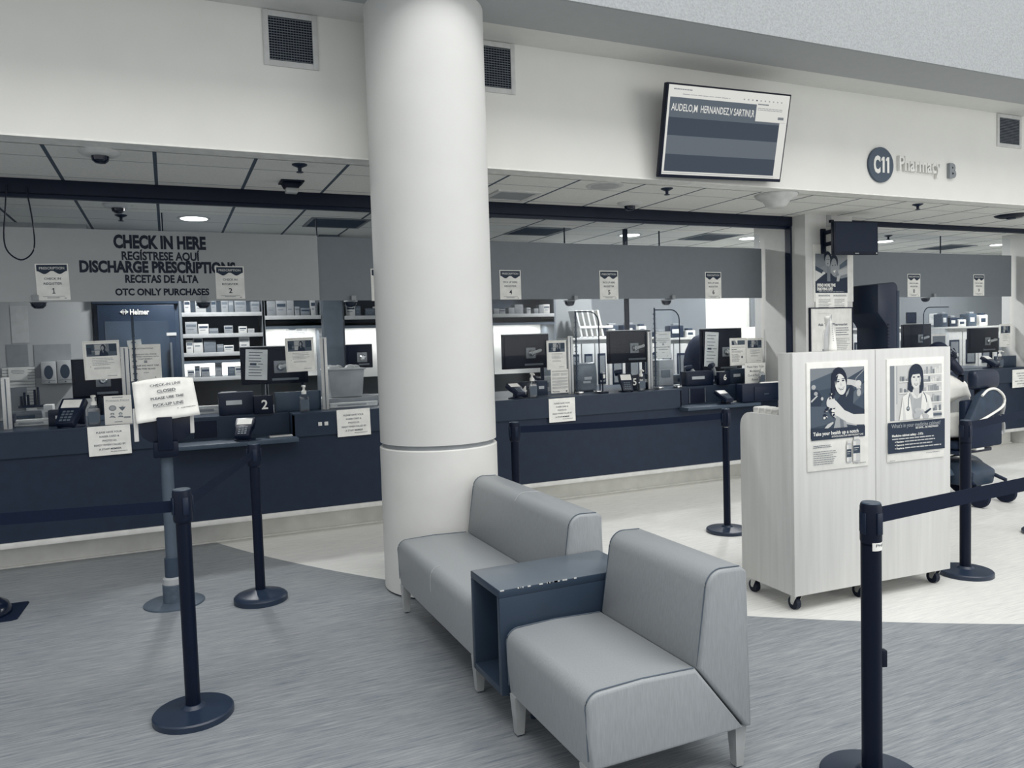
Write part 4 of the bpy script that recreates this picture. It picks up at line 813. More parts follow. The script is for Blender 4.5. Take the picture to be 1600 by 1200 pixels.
def skinned(name, V, E, R, mt, parent, sub=2, root=0):
    me = bpy.data.meshes.new(name); me.from_pydata([tuple(v) for v in V], E, []); me.materials.append(mt); o = bpy.data.objects.new(name, me); COL.objects.link(o); o.parent = parent
    o.modifiers.new('flesh', 'SKIN'); sv = me.skin_vertices[0].data
    for i, r in enumerate(R): sv[i].radius = r if isinstance(r, tuple) else (r, r); sv[i].use_root = (i == root); sv[i].use_loose = False
    s_ = o.modifiers.new('smooth', 'SUBSURF'); s_.levels = sub; s_.render_levels = sub
    for m in o.modifiers:
        if m.type == 'SKIN': m.use_smooth_shade = True
    return o
PR = thing('person', 'person with dark hair and white top seated in the black wheelchair', 'person', (6.76, 4.93, 0), (0, 0, math.radians(93.5)))
SK = mat(168, .55, name='skin_tone'); WHT = mat(232, .8, var=.03, scale=12, bump=.15, name='white_knit'); TRS = mat(44, .8, name='dark_trousers'); HR = mat(18, .5, var=.15, scale=40, stretch=(1, 1, .2), name='dark_hair')
V = [(-.08, 0, .62), (-.06, 0, .76), (0.0, 0, .92), (.04, 0, 1.04), (.075, 0, 1.14), (.11, 0, 1.21)]; E = [(0, 1), (1, 2), (2, 3), (3, 4), (4, 5)]; R = [(.13, .17), (.115, .155), (.12, .165), (.11, .17), .055, .05]
def add(pts, start):
    k = start
    for p, r in pts: V.append(p); R.append(r); E.append((k, len(V) - 1)); k = len(V) - 1
for sy in (-1, 1):
    add([((.04, sy * .175, 1.04), .062), ((.06, sy * .22, .88), .046), ((.13, sy * .24, .79), .04), ((.28, sy * .2, .78), .03), ((.33, sy * .18, .78), .026)], 3)
    add([((.06, sy * .1, .62), .085), ((.36, sy * .11, .62), .065), ((.40, sy * .11, .42), .052), ((.38, sy * .11, .2), .036), ((.40, sy * .11, .17), .036), ((.5, sy * .11, .165), .03)], 0)
skinned('body', V, E, R, SK, PR)
mb = MB(); mb.sphere((.16, 0, 1.325), .1, 20, (.98, .78, 1.2)); mb.sphere((.255, 0, 1.315), .016, 10, (1, .8, 1.3)); mb.sphere((.225, 0, 1.235), .035, 12, (.9, 1, .6)); mb.sphere((.15, .08, 1.32), .02, 10, (.8, .4, 1.3)); mb.sphere((.15, -.08, 1.32), .02, 10, (.8, .4, 1.3)); mb.build('head', PR, SK)
for sy in (-1, 1):
    mb = MB(); mb.sphere((.243, sy * .034, 1.345), .009, 8, (.6, 1.3, .8)); mb.build('eye', PR, mat(20, .2))
mb = MB(); mb.sphere((.244, 0, 1.272), .02, 10, (.4, 1, .3)); mb.build('mouth', PR, mat(100, .5))
mb = MB(); mb.sphere((.135, 0, 1.35), .115, 20, (.95, .88, 1.12)); mb.sphere((.07, 0, 1.29), .09, 18, (.9, .95, 1.2)); mb.tube(sm([(.06, -.02, 1.3), (.0, -.03, 1.25), (-.05, -.05, 1.17), (-.06, -.06, 1.09)]), [.055, .054, .052, .05, .047, .045, .042, .04, .036, .032, .026, .02, .012], 12)
rr = random.Random(8)
for k in range(22):
    a = rr.uniform(2.2, 4.1); z = rr.uniform(1.3, 1.42); p = Vector((.1 + .1 * math.cos(a), .1 * math.sin(a), z)); mb.tube([p, p + Vector((rr.uniform(-.05, -.02), rr.uniform(-.03, .03), rr.uniform(-.05, .03)))], [.006, .001], 6)
mb.build('hair', PR, HR)
mb = MB(); mb.tube([(-.085, 0, .585), (-.075, 0, .66), (-.05, 0, .78), (.0, 0, .92), (.03, 0, 1.01), (.05, 0, 1.07), (.07, 0, 1.12), (.08, 0, 1.145)], [.17, .175, .17, .175, .17, .14, .09, .062], 24, flat=(1.16, .86))
for sy in (-1, 1): mb.sphere((.04, sy * .16, 1.035), .085, 16, (1, 1, .95)); mb.tube(sm([(.04, sy * .165, 1.04), (.045, sy * .215, .94), (.07, sy * .25, .85), (.13, sy * .26, .79), (.22, sy * .235, .785), (.28, sy * .21, .782)]), [.08, .079, .078, .077, .076, .075, .073, .071, .069, .067, .065, .062, .06, .057, .054, .051, .049, .047, .045, .043, .042], 14)
wt_ = mb.build('white_top', PR, WHT, angle=70); rm = wt_.modifiers.new('fuse', 'REMESH'); rm.mode = 'VOXEL'; rm.voxel_size = .014; rm.use_smooth_shade = True; wt_.modifiers.new('soften', 'SMOOTH').iterations = 6
V = [(-.06, 0, .62)]; E = []; R = [(.14, .18)]
for sy in (-1, 1): add([((.06, sy * .1, .62), .10), ((.36, sy * .11, .62), .08), ((.40, sy * .11, .42), .066), ((.385, sy * .11, .22), .055)], 0)
skinned('trousers', V, E, R, TRS, PR)
for sy in (-1, 1):
    mb = MB(); mb.sphere((.45, sy * .11, .175), .05, 14, (2.1, .9, .75)); mb.build('shoe', PR, mat(24, .5))
    mb = MB()
    for k in range(5):
        a = (-.03, -.015, 0, .015, .035)[k]; b = (.07, .085, .088, .08, .05)[k]; yk = sy * .18 + a * (1 if sy > 0 else -1); zz = .785 if k < 4 else .77
        mb.tube([(.33, yk, zz), (.33 + b * .5, yk, zz + .008), (.33 + b, yk, zz - .012)], [.0095, .009, .007], 8)
    mb.sphere((.335, sy * .18, .783), .04, 12, (1.1, 1, .42)); mb.build('hand', PR, SK)
# ================================================================== things on the counter
TOP = ZT + .001
def base_at(u, v, Y, z=None):
    p = at_y(u, v, Y); return Vector((p.x, Y, TOP if z is None else z))
def monitor(label, q, Y, turn=0.0, pole=True, note=False, dark=False):
    x0, x1, z0, z1 = rect_y(*q, Y); W, Hh = x1 - x0, z1 - z0; cx_, cz_ = (x0 + x1) / 2, (z0 + z1) / 2
    o = thing('computer_monitor', label, 'monitor', (cx_, Y, TOP), (0, 0, turn), 'register monitors seen from behind'); z0 -= TOP; z1 -= TOP; cz_ -= TOP
    mb = MB(); mb.box(-W / 2, W / 2, .018, .045, z0, z1, .006); mb.box(-W / 2 + .02, W / 2 - .02, 0, .018, z0 + .02, z1 - .02, .008); mb.build('casing', o, mat(10, .5, spec=.25, name='monitor_back'))
    mb = MB(); mb.box(-W / 2, W / 2, .016, .047, z1 - .004, z1 + .004, .002); mb.build('top_edge', o, mat(206, .4))
    mb = MB(); mb.box(-W / 2 + .02, W / 2 - .02, .0455, .047, z0 + .02, z1 - .02); mb.build('screen', o, mat(60, .2))
    vx, vz = W * .08, cz_ - Hh * .05
    mb = MB(); mb.box(vx - .055, vx + .055, -.012, 0, vz - .055, vz + .055, .004); mb.build('mounting_plate', o, mat(150, .35, .4))
    mb = MB(); mb.X = Matrix.Translation((vx, -.012, vz)) @ Matrix.Rotation(PI / 2, 4, 'X'); mb.lathe([(.035, 0), (.034, .02), (.02, .035), (0, .035)], 20); mb.build('pivot', o, CHROME)
    mb = MB(); mb.box(-W * .05, W * .35, -.004, .0, z0 + .03, z0 + .05, .002); mb.build('port_strip', o, mat(120, .4))
    if pole:
        ax = W / 2 - .04
        mb = MB(); mb.tube([(vx, -.04, vz), (ax - .12, -.06, vz + .02), (ax, .09, vz + .03)], .016, 10); mb.build('arm', o, mat(196, .35))
        mb = MB(); mb.cyl((ax, .1, 0), (ax, .1, vz + .06), .02, None, 16); mb.lathe([(.05, 0), (.05, .012), (.02, .02)], 20, (ax, .1, 0)); mb.build('pole', o, mat(30, .4))
    else:
        mb = MB(); mb.box(-.1, .1, .0, .14, 0, .012, .004); mb.box(-.03, .03, .05, .07, .012, vz, .004); mb.build('stand', o, mat(26, .4))
    if note:
        mb = MB(); mb.X = Matrix.Translation((-W * .27, -.002, cz_ + .01)) @ Matrix.Rotation(.06, 4, 'Y'); a, b = W * .16, Hh * .4
        mb.box(-a, a, -.0014, -.0002, -b, b); nt_ = mb.build('taped_note', o, PAPER, 'white printed note taped on the left of the casing'); rr = random.Random(W * 100)
        mb2 = MB(); mb2.X = mb.X
        for i in range(9):
            z = b * .8 - i * b * .19
            if i == 4: mb2.box(-a * .6, 0, -.002, -.0014, z - .012, z + .008)
            mb2.box((-a * .7) if i != 4 else a * .15, a * rr.uniform(.3, .8), -.002, -.0014, z - .003, z + .003)
        mb2.build('small_print', nt_, mat(80, .6))
    return o
monitor('black monitor back beside the glove boxes behind the left info sheet', (112, 560, 196, 622), 7.22, .04)
monitor('large black monitor back at register 2 with a taped white note', (376, 541, 481, 600), 7.12, -.04, note=True)
monitor('black monitor back at register 4 right of the column', (785, 522, 860, 576), 7.12, .05)
monitor('black monitor back at register 5 between the glass dividers', (950, 516, 1019, 567), 7.12, .03)
monitor('black monitor back at register 6 with a taped white note', (1097, 513, 1160, 580), 7.12, -.03, note=True)
monitor('black monitor back at register 8 right of the black kiosk', (1412, 506, 1457, 548), 7.2, .0)
monitor('black monitor back at register 9 at the far right', (1515, 512, 1562, 551), 7.1, .0)
monitor('black monitor far behind the clear plastic bin left of the column', (541, 538, 583, 575), 8.5, .03, pole=False)
def pin_pad(label, u, v, Y, z=None, tilt=.75, turn=0.0, s=1.0):
    b = base_at(u, v, Y, z); o = thing('card_terminal', label, 'card terminal', b, (0, 0, turn), 'card payment terminals'); B_ = mat(20, .4, spec=.45, name='terminal_shell')
    mb = MB(); mb.lathe([(.075 * s, 0), (.075 * s, .008), (.03 * s, .02), (.024 * s, .06 * s)], 20); mb.build('stand', o, B_)
    X_ = Matrix.Translation((0, -.01, .085 * s)) @ Matrix.Rotation(-tilt, 4, 'X') @ Matrix.Rotation(0, 4, 'Z')
    X_ = Matrix.Translation((0, -.01, .085 * s)) @ Matrix.Rotation(PI / 2 - tilt, 4, 'X')
    mb = MB(); mb.X = X_; mb.prism([(-.05 * s, -.1 * s), (.05 * s, -.1 * s), (.055 * s, -.02 * s), (.068 * s, .02 * s), (.068 * s, .095 * s), (-.068 * s, .095 * s), (-.068 * s, .02 * s), (-.055 * s, -.02 * s)], 'z', -.022 * s, .022 * s, .006); mb.build('body', o, B_)
    mb = MB(); mb.X = X_; mb.box(-.052 * s, .052 * s, .018 * s, .08 * s, .0215 * s, .024 * s); mb.build('screen', o, mat(225, .3, name='lcd'))
    mb = MB(); mb.X = X_
    for i in range(3):
        for j in range(4): mb.box((-.03 + i * .022) * s, (-.014 + i * .022) * s, (-.085 + j * .022) * s, (-.072 + j * .022) * s, .021 * s, .025 * s)
    mb.build('keypad', o, mat(96, .5)); return o
pin_pad('card terminal with pale screen on the counter at register 1', 112, 660, 6.70, None, .8, -.35, 1.3)
pin_pad('card terminal on the lowered shelf at register 2', 383, 690, 6.60, .869, .95, -.3, 1.12)
pin_pad('card terminal on the counter at register 4 beside the column', 806, 622, 6.72, None, 1.1, .15, 1.0)
pin_pad('card terminal on the counter at register 5', 978, 606, 6.72, None, .6, -.3, 1.05)
pin_pad('card terminal on the lowered shelf at register 6', 1131, 634, 6.56, .869, 1.1, 0, 1.0)
pin_pad('card terminal at register 9 beside the far right bottle', 1546, 580, 6.72, None, 1.0, .1, 1.1)
def sanitizer(label, u, v, Y, s=1.0):
    b = base_at(u, v, Y); o = thing('sanitizer_bottle', label, 'bottle', b, (0, 0, 0), 'hand sanitizer bottles')
    mb = MB(); mb.box(-.038 * s, .038 * s, -.024 * s, .024 * s, 0, .125 * s, .012, 3); mb.lathe([(.03 * s, .124 * s), (.018 * s, .142 * s), (.014 * s, .148 * s)], 16); mb.build('bottle', o, PLASTIC)
    mb = MB(); mb.box(-.034 * s, .034 * s, -.02 * s, .02 * s, .006, .085 * s, .01); mb.build('gel', o, FROST)
    mb = MB(); mb.box(-.032 * s, .032 * s, -.0258 * s, -.0245 * s, .025 * s, .10 * s); mb.m(mat(90, .5)); mb.box(-.024 * s, .024 * s, -.0266 * s, -.0258 * s, .07 * s, .082 * s); mb.box(-.022 * s, .016 * s, -.0266 * s, -.0258 * s, .04 * s, .045 * s); mb.mats[0] = mat(196, .5) if False else mb.mats[0]; mb.build('label', o)
    mb = MB(); mb.lathe([(.019 * s, .142 * s), (.019 * s, .165 * s), (.01 * s, .172 * s), (.007 * s, .2 * s)], 16); mb.tube([(0, 0, .2 * s), (0, -.02 * s, .206 * s), (0, -.045 * s, .196 * s)], .007 * s, 8); mb.lathe([(.016 * s, .196 * s), (.016 * s, .21 * s), (0, .212 * s)], 14); mb.build('pump', o, mat(222, .4)); return o
sanitizer('clear pump bottle of gel beside the fruit flyer at register 1', 148, 664, 6.66, 1.12); sanitizer('clear pump bottle on the counter right of register 2 terminal', 476, 642, 6.68, 1.1); sanitizer('clear pump bottle beside the number 4 block', 832, 622, 6.66, 1.15)
sanitizer('clear pump bottle beside the number 5 block', 1002, 609, 6.66, 1.05); sanitizer('clear pump bottle in front of the membership card notice', 1190, 600, 6.64, .95); sanitizer('clear pump bottle at register 9 near the right jamb', 1562, 577, 6.66, 1.1)
def number_block(label, num, q, Y, z=None, serif=False):
    x0, x1, z0, z1 = rect_y(*q, Y); zb = TOP if z is None else z; o = thing('number_block', label, 'number sign', ((x0 + x1) / 2, Y, zb), (0, 0, 0), 'register number blocks'); hw = (x1 - x0) / 2
    mb = MB(); mb.box(-hw, hw, 0, .055, 0, z1 - zb, .004); mb.build('block', o, BLACKP); mb = MB(); mb.m(mat(235, .5)); hh = (z1 - z0) * .5; put_text(mb, num, hw * .1, (z1 + z0) / 2 - zb - hh / 2, hh, -.0012, None, 'C', .02); mb.build('number', o, flip=False); return o
number_block('black block with white number 2 at the lowered counter', '2', (397, 618, 427, 646), 6.805); number_block('black block with white number 4 beside the column', '4', (808, 597, 828, 622), 6.80); number_block('black block with white number 5 behind the card terminal', '5', (979, 586, 1002, 607), 6.80); number_block('black block with white number 6 near the pillar', '6', (1124, 581, 1140, 598), 6.80)
# drawers and dark boxes standing near them
def till(label, q, Y, dep=.32, L=30, slot=True, z=None):
    x0, x1, z0, z1 = rect_y(*q, Y); zb = TOP if z is None else z; o = thing('cash_drawer', label, 'cash drawer', ((x0 + x1) / 2, Y, zb), (0, 0, 0), 'dark boxes on the counter'); hw = (x1 - x0) / 2; hh = max(z1 - zb, .06)
    mb = MB(); mb.box(-hw, hw, 0, dep, 0, hh, .004); mb.build('case', o, mat(L, .45)); mb = MB(); mb.box(-hw + .008, hw - .008, -.006, 0, .01, hh - .012, .003); fr = mb.build('drawer', o, mat(L - 2, .45))
    if slot:
        mb = MB(); mb.box(-hw * .6, hw * .3, -.009, -.006, hh * .45, hh * .65); mb.build('label_card', fr, mat(206, .5))
    return o
till('dark receipt printer beside the number 2 block', (342, 613, 397, 646), 6.89, .10); till('grey drawer unit right of the number 2 block', (430, 612, 502, 640), 6.89, .10, 72, False); till('dark grey box behind the register 4 bottle', (838, 595, 856, 620), 6.89, .10, 44); till('grey box behind the register 5 bottle', (1004, 584, 1019, 606), 6.89, .10, 50)
till('black stacked label trays left of the number 6 block', (1072, 580, 1115, 598), 6.89, .10, 22); till('dark grey box right of the number 6 block', (1141, 576, 1164, 600), 6.89, .10, 50); till('dark lock box at the far right of register 9', (1565, 556, 1588, 573), 6.73, .11, 56, False); till('black terminal base box at register 1', (75, 640, 132, 660), 6.89, .10, 18)
x0, x1, z0, z1 = rect_y(1160, 599, 1217, 627, 6.50); o = thing('key_cabinet', 'black drawer cabinet hung at the counter end against the pillar', 'cabinet', ((x0 + x1) / 2, 6.50, z0)); hw = (x1 - x0) / 2
mb = MB(); mb.box(-hw, hw, 0, .096, 0, z1 - z0, .004); mb.build('case', o, mat(24, .45)); mb = MB(); mb.box(-hw + .16, hw - .01, -.008, 0, .02, z1 - z0 - .03, .003); dr = mb.build('drawer', o, mat(22, .45)); mb = MB(); mb.box(.03, .1, -.016, -.008, .07, .085, .003); mb.build('handle', dr, mat(60, .4)); mb = MB(); mb.box(-.0, hw - .01, -.002, .02, z1 - z0, z1 - z0 + .012); mb.build('top_card', o, PAPER)
mb = MB(); xq = at_y(321, 670, 6.84); o = thing('counter_slot', 'dark square opening in the lowered counter face behind the pole sign', 'opening', (xq.x, 6.838, .885)); mb.box(-.09, .09, -.004, .0, 0, .14); mb.build('recess', o, mat(16, .7)); mb = MB(); mb.box(-.095, -.09, -.008, 0, -.004, .145); mb.box(.09, .095, -.008, 0, -.004, .145); mb.box(-.09, .09, -.008, 0, .14, .145); mb.build('edge', o, mat(60, .5))
mb = MB(); xq = at_y(1089, 620, 6.84); o = thing('counter_slot', 'dark square opening in the lowered counter face left of the pillar', 'opening', (xq.x, 6.838, .875)); mb.box(-.1, .1, -.004, .0, 0, .155); mb.build('recess', o, mat(20, .7)); mb = MB(); mb.box(-.108, -.1, -.008, 0, -.0, .16); mb.box(.1, .108, -.008, 0, -.0, .16); mb.build('edge', o, mat(120, .5))
p = at_y(505, 662, YF); o = thing('power_outlet', 'pair of small white outlets on the counter apron', 'outlet', (p.x, YF, p.z))
for sx in (-.026, .026): mb = MB(); mb.box(sx - .016, sx + .016, -.004, 0, -.016, .016, .002); mb.build('socket', o, mat(214, .4))
x0, x1, z0, z1 = rect_y(421, 680, 457, 685, 6.62); mb = MB(); mb.box(x0, x1, 6.6, 6.66, .869, .882, .003); tag(mb.build('paper_tray', None, mat(190, .5)), 'pale strip tray on the lowered shelf right of the pole sign', 'tray')
x0, x1, z0, z1 = rect_y(1143, 622, 1165, 627, 6.62); mb = MB(); mb.box(x0, x1, 6.62, 6.68, .869, .882, .003); tag(mb.build('paper_tray', None, mat(190, .5)), 'pale strip tray on the lowered shelf next to the black drawer cabinet', 'tray')
# ------------------------------------------------------------------ notices
def ready(d):
    for i, (t, wd) in enumerate([('PLEASE HAVE YOUR', .60), ('KAISER CARD &', .46), ('PHOTO I.D.', .34), ('READY WHEN CALLED BY', .74), ('A STAFF MEMBER', .53)]): d.text(t, .5, .245 + i * .143, .062, 60, wd, bold=.015)
    d.text('KAISER PERMANENTE', .9, .90, .032, 90, .36, 'R', .01); d.poly([(.50, .90), (.525, .86), (.55, .90), (.525, .885)], 60)
RN_ = 'card reminder notices on the counter front'
sheet('reminder_notice', 'white ready when called notice below the fruit flyer', 'notice', 138, 665, 205, 711, YF - .008, ready, RN_, roll=-.015); sheet('reminder_notice', 'white ready when called notice left of the column', 'notice', 527, 639, 579, 681, YF - .008, ready, RN_, roll=-.012); sheet('reminder_notice', 'white ready when called notice below register 4', 'notice', 858, 622, 899, 659, YF - .008, ready, RN_, roll=-.01); sheet('reminder_notice', 'white ready when called notice at the far right counter', 'notice', 1582, 577, 1612, 605, YF - .008, ready, RN_)
def info(d):
    d.rect(.05, .04, .95, .38, 120); d.rect(.05, .04, .28, .22, 70); d.rect(.3, .06, .62, .2, 170); d.rect(.72, .05, .95, .3, 60); d.rect(.05, .26, .95, .38, 90); d.rect(.06, .14, .2, .32, 50); d.rect(.3, .22, .44, .34, 180)
    d.poly([(.42, .38), (.44, .26), (.5, .2), (.6, .22), (.68, .30), (.70, .38)], 38); d.ell(.545, .15, .075, .095, 34); d.ell(.53, .155, .04, .06, 150); d.poly([(.5, .2), (.56, .24), (.54, .3)], 130)
    d.lines(.2, .44, .85, .66, 5, 110, .22, .35); d.lines(.24, .70, .72, .75, 2, 140, .4); d.ell(.14, .67, .012, .01, 60); d.lines(.62, .93, .92, .95, 1, 140, .8)
IG = 'info sheets in holders on the glass'
def holder_sheet(label, q, fn, Y=YG - .02, back=True, **k):
    o = sheet('info_sheet', label, 'sheet', *q, Y, fn, IG, L=236, **k)
    if back:
        x0, x1, z0, z1 = rect_y(*q, Y); a = (x1 - x0) / 2; h = z1 - z0; mb = MB(); mb.box(-a - .008, a + .008, .003, .006, -.008, h + .012); mb.box(-a - .012, -a - .004, -.004, .006, -.008, h + .012, .001); mb.box(-a - .008, a + .008, -.004, .006, h + .004, h + .014, .001); mb.build('holder', o, mat(230, .3))
    return o
holder_sheet('info sheet with a masked worker photo at register 1', (134, 535, 187, 591), info, roll=-.02); holder_sheet('info sheet with a masked worker photo over the register 2 monitor', (449, 530, 490, 579), info, roll=-.02); holder_sheet('info sheet with a masked worker photo at register 4', (856, 534, 884, 576), info)
holder_sheet('info sheet with a masked worker photo nearest the pillar', (1167, 530, 1191, 566), info); holder_sheet('info sheet with a masked worker photo at register 9', (1563, 508, 1579, 541), info)
def conditions(d):
    d.poly([(.05, .05), (.3, .05), (.45, .22), (.05, .22)], 150); d.poly([(.06, .08), (.18, .06), (.24, .22), (.1, .22)], 50); d.rect(.45, .05, .95, .22, 90); d.lines(.05, .3, .95, .34, 2, 130); d.text('Members', .06, .42, .035, 60, .35, 'L', .03); d.lines(.06, .45, .8, .55, 3, 130); d.text('Non-members', .06, .62, .035, 60, .42, 'L', .03); d.lines(.06, .65, .6, .9, 6, 130); d.ell(.75, .7, .07, .05, 120)
holder_sheet('info sheet with a photo strip left of the pillar sheet', (1142, 530, 1165, 570), conditions)
def terms(d):
    d.lines(.06, .06, .95, .12, 2, 70, .4); d.lines(.08, .17, .5, .28, 4, 110); d.lines(.55, .17, .95, .28, 4, 110)
    for k in range(4): d.rect(.06, .34 + k * .13, .95, .345 + k * .13, 70); d.lines(.07, .36 + k * .13, .93, .44 + k * .13, 3, 120)
    d.text('Pharmacy', .07, .95, .04, 50, .4, 'L', .03); d.ell(.85, .93, .05, .03, 40)
sheet('notice_sheet', 'white printed terms sheet under the register 4 info sheet', 'sheet', 861, 577, 889, 614, YG - .02, terms, L=236)
def attention(d):
    d.text('ATTENTION!', .5, .13, .035, 60, .5, bold=.01); 
    for i, (t, wd) in enumerate([('PLEASE NO CELL PHONE', .72), ('USE WHEN SPEAKING WITH', .86), ('STAFF MEMBER', .46)]): d.text(t, .5, .285 + i * .065, .028, 60, wd, bold=.01)
    d.rect(.45, .44, .55, .51, 150); d.text('PLEASE DO NOT TAP', .5, .60, .038, 50, .84, bold=.015); d.text('ON THE GLASS', .5, .69, .038, 50, .60, bold=.015); d.lines(.42, .77, .6, .785, 1, 120, .8); d.poly([(.76, .93), (.79, .89), (.82, .93), (.79, .915)], 60)
AG = 'attention notices on the glass'
sheet('attention_notice', 'white do not tap on the glass notice left of the pole sign', 'notice', 203, 538, 252, 595, YG - .012, attention, AG, L=230, roll=.0); sheet('attention_notice', 'white do not tap on the glass notice at the register 5 divider', 'notice', 1024, 518, 1048, 560, YG - .012, attention, AG, L=230)
mb = MB(); x0, x1, z0, z1 = rect_y(200, 532, 222, 545, YG + .01); mb.X = Matrix.Translation((x0, 0, z0)) @ Matrix.Rotation(-.1, 4, 'Y'); mb.box(0, x1 - x0, YG + .008, YG + .011, 0, z1 - z0); tag(mb.build('paper_slip', None, PAPER), 'white paper slip tucked above the left attention notice', 'paper')
def fruit(d):
    d.rect(.03, .02, .97, .98, 228); d.lines(.3, .05, .7, .08, 1, 120, .8); d.text('Promote Flavor', .5, .185, .05, 90, .85, bold=.0); d.rect(.07, .2, .93, .207, 130); d.ell(.30, .43, .14, .10, 140); d.ell(.30, .43, .09, .065, 165); d.poly([(.52, .40), (.78, .40), (.72, .48), (.65, .54), (.58, .48)], 110); d.poly([(.6, .36), (.65, .38), (.72, .35), (.66, .4)], 90)
    for x in (.28, .58): d.ell(x, .64, .07, .05, 110); d.ell(x, .655, .045, .04, 196); d.poly([(x - .12, .76), (x - .05, .70), (x + .07, .71), (x + .12, .78), (x, .75)], 130)
    d.rect(.70, .74, .94, .80, 150); d.lines(.35, .90, .65, .93, 1, 130, .8)
sheet('flyer', 'white fruit flyer in a stand at register 1 counter', 'flyer', 163, 618, 206, 662, 6.68, fruit, L=240, stand=True, sz=(TOP, at_y(184, 618, 6.68).z))
def member(d):
    for i, (t, wd) in enumerate([('Please Have Your', .80), ('Membership', .52), ('Card & Photo ID', .72), ('Ready', .34)]): d.text(t, .5, .23 + i * .21, .10, 90, wd, bold=.005)
sheet('member_notice', 'white membership card notice beside the pillar above the black drawer cabinet', 'notice', 1164, 567, 1196, 600, 6.72, member, L=228, stand=True, sz=(TOP, at_y(1180, 567, 6.72).z))
# ------------------------------------------------------------------ glass fixings: channels with clips, and clear wings
def channel(label, u, vt, clips=True, Y=YG - .03):
    p = at_y(u, 600, Y); zt_ = at_y(u, vt, Y).z; o = thing('glass_channel', label, 'glass channel', (p.x, Y, TOP), group='aluminium glass channels')
    mb = MB(); mb.box(-.028, .028, 0, .02, 0, zt_ - TOP, .002); mb.m(mat(110, .4)); mb.box(-.006, .006, -.002, .0, 0, zt_ - TOP - .01); mb.build('channel', o) if False else None
    mb2 = MB(); mb2.box(-.028, .028, 0, .02, 0, zt_ - TOP, .002); mb2.build('channel', o, ALU); mb3 = MB(); mb3.box(-.004, .004, -.002, 0, .005, zt_ - TOP - .01); mb3.build('groove', o, mat(96, .4)); mb.bm.free()
    if clips:
        mb = MB(); mb.cyl((.07, .01, 0), (.07, .01, zt_ - TOP + .25), .009, None, 8)
        for i in range(16): z = .03 + i * (zt_ - TOP + .2) / 16; mb.box(.055, .085, 0, .02, z, z + .008)
        mb.build('clip_rail', o, mat(64, .4))
    return o
channel('pale aluminium channel left of the attention notice', 197, 542); channel('pale aluminium channel left of the clear plastic bin', 508, 527, False); channel('pale aluminium channel right of the register 4 sheets', 893, 525); channel('pale aluminium channel right of the register 5 monitor', 1017, 518); channel('pale aluminium channel at the far left edge', 8, 590, False); channel('grey aluminium channel against the pillar', 1199, 514, False)
def wing(label, ua, ub, vt, Y):
    # a small clear pane parallel to the counter, one upper corner rounded at ub
    xa_, xb_ = at_y(ua, 540, Y).x, at_y(ub, 540, Y).x; zt_ = at_y((ua + ub) / 2, vt, Y).z
    o = thing('glass_divider', label, 'glass divider', (xa_, Y, TOP), group='clear counter dividers'); d = xb_ - xa_; r = .11 * (1 if d > 0 else -1); h = zt_ - TOP
    P = [(0, .0), (0, h)] + [(d - r + r * math.sin(math.radians(t)), h - .11 + .11 * math.cos(math.radians(t))) for t in range(0, 91, 15)] + [(d, 0.0)]
    mb = MB(); mb.prism(P, 'y', -.004, .004); mb.build('pane', o, GLASS); mb = MB(); mb.tube([(x, 0, z) for x, z in P[1:]], .006, 8); mb.build('edge_trim', o, mat(40, .35))
    for x in (d * .12, d * .88): mb = MB(); mb.box(x - .03, x + .03, -.04, .04, 0, .025, .006); mb.build('foot_clamp', o, CHROME)
wing('clear pane with rounded corner and chrome feet right of the register 4 channel', 899, 936, 487, 6.78); wing('clear pane with rounded corner and chrome feet right of the register 5 channel', 1024, 1062, 484, 6.78)
wing('clear pane with rounded corner between the kiosk and the pillar', 1384, 1343, 483, 6.78); wing('clear pane with rounded corner right of the register 8 monitor', 1482, 1443, 480, 6.78)
# ------------------------------------------------------------------ scanners, loose things on the staff side
def scanner(label, u, v, Y, z, turn, lean=.7):
    p = at_y(u, v, Y); o = thing('barcode_scanner', label, 'barcode scanner', (p.x, Y, TOP), (0, 0, turn), 'hand held barcode scanners'); mb = MB(); mb.lathe([(.05, 0), (.05, .012), (.02, .02), (.012, .03)], 18); mb.tube([(0, 0, .03), (0, 0, z * .5)], .012, 8); mb.build('cradle', o, BLACKP)
    mb = MB(); mb.X = Matrix.Translation((0, 0, z * .5)); mb.tube([(0, 0, 0), (.04, 0, .05), (.085, 0, .095), (.10, 0, .11)], [.022, .021, .024, .028], 12, flat=(1, .8)); mb.build('grip', o, mat(206, .4)); mb = MB(); mb.X = Matrix.Translation((0, 0, z * .5)); mb.tube([(.075, 0, .115), (.135, 0, .105), (.16, 0, .098)], [.028, .034, .03], 12); mb.build('head', o, mat(30, .4)); return o
for a in [('white barcode scanner above the register 1 card terminal', 92, 645, 7.06, .12, -.1), ('white barcode scanner under the register 4 monitor', 828, 612, 7.06, .1, .5), ('white barcode scanner under the register 5 monitor', 984, 605, 7.06, .14, 2.6), ('white barcode scanner left of the register 6 note', 1092, 600, 7.06, .16, 2.8), ('white barcode scanner right of the register 6 note', 1118, 598, 7.06, .2, -2.6)]: scanner(*a)
p = at_y(942, 612, 6.70); o = thing('web_camera', 'small lamp like camera on a stem at register 5', 'camera', (p.x, 6.70, TOP)); mb = MB(); mb.box(-.05, .05, -.03, .03, 0, .015, .003); mb.cyl((0, 0, .01), (.0, 0, .14), .006, None, 10); mb.build('stem', o, BLACKP); mb = MB(); mb.lathe([(.02, .13), (.032, .16), (.03, .2), (0, .215)], 18); mb.build('head', o, mat(30, .4)); mb = MB(); mb.box(-.012, .012, -.036, -.024, .15, .19, .004); mb.build('lens_cover', o, mat(225, .4))
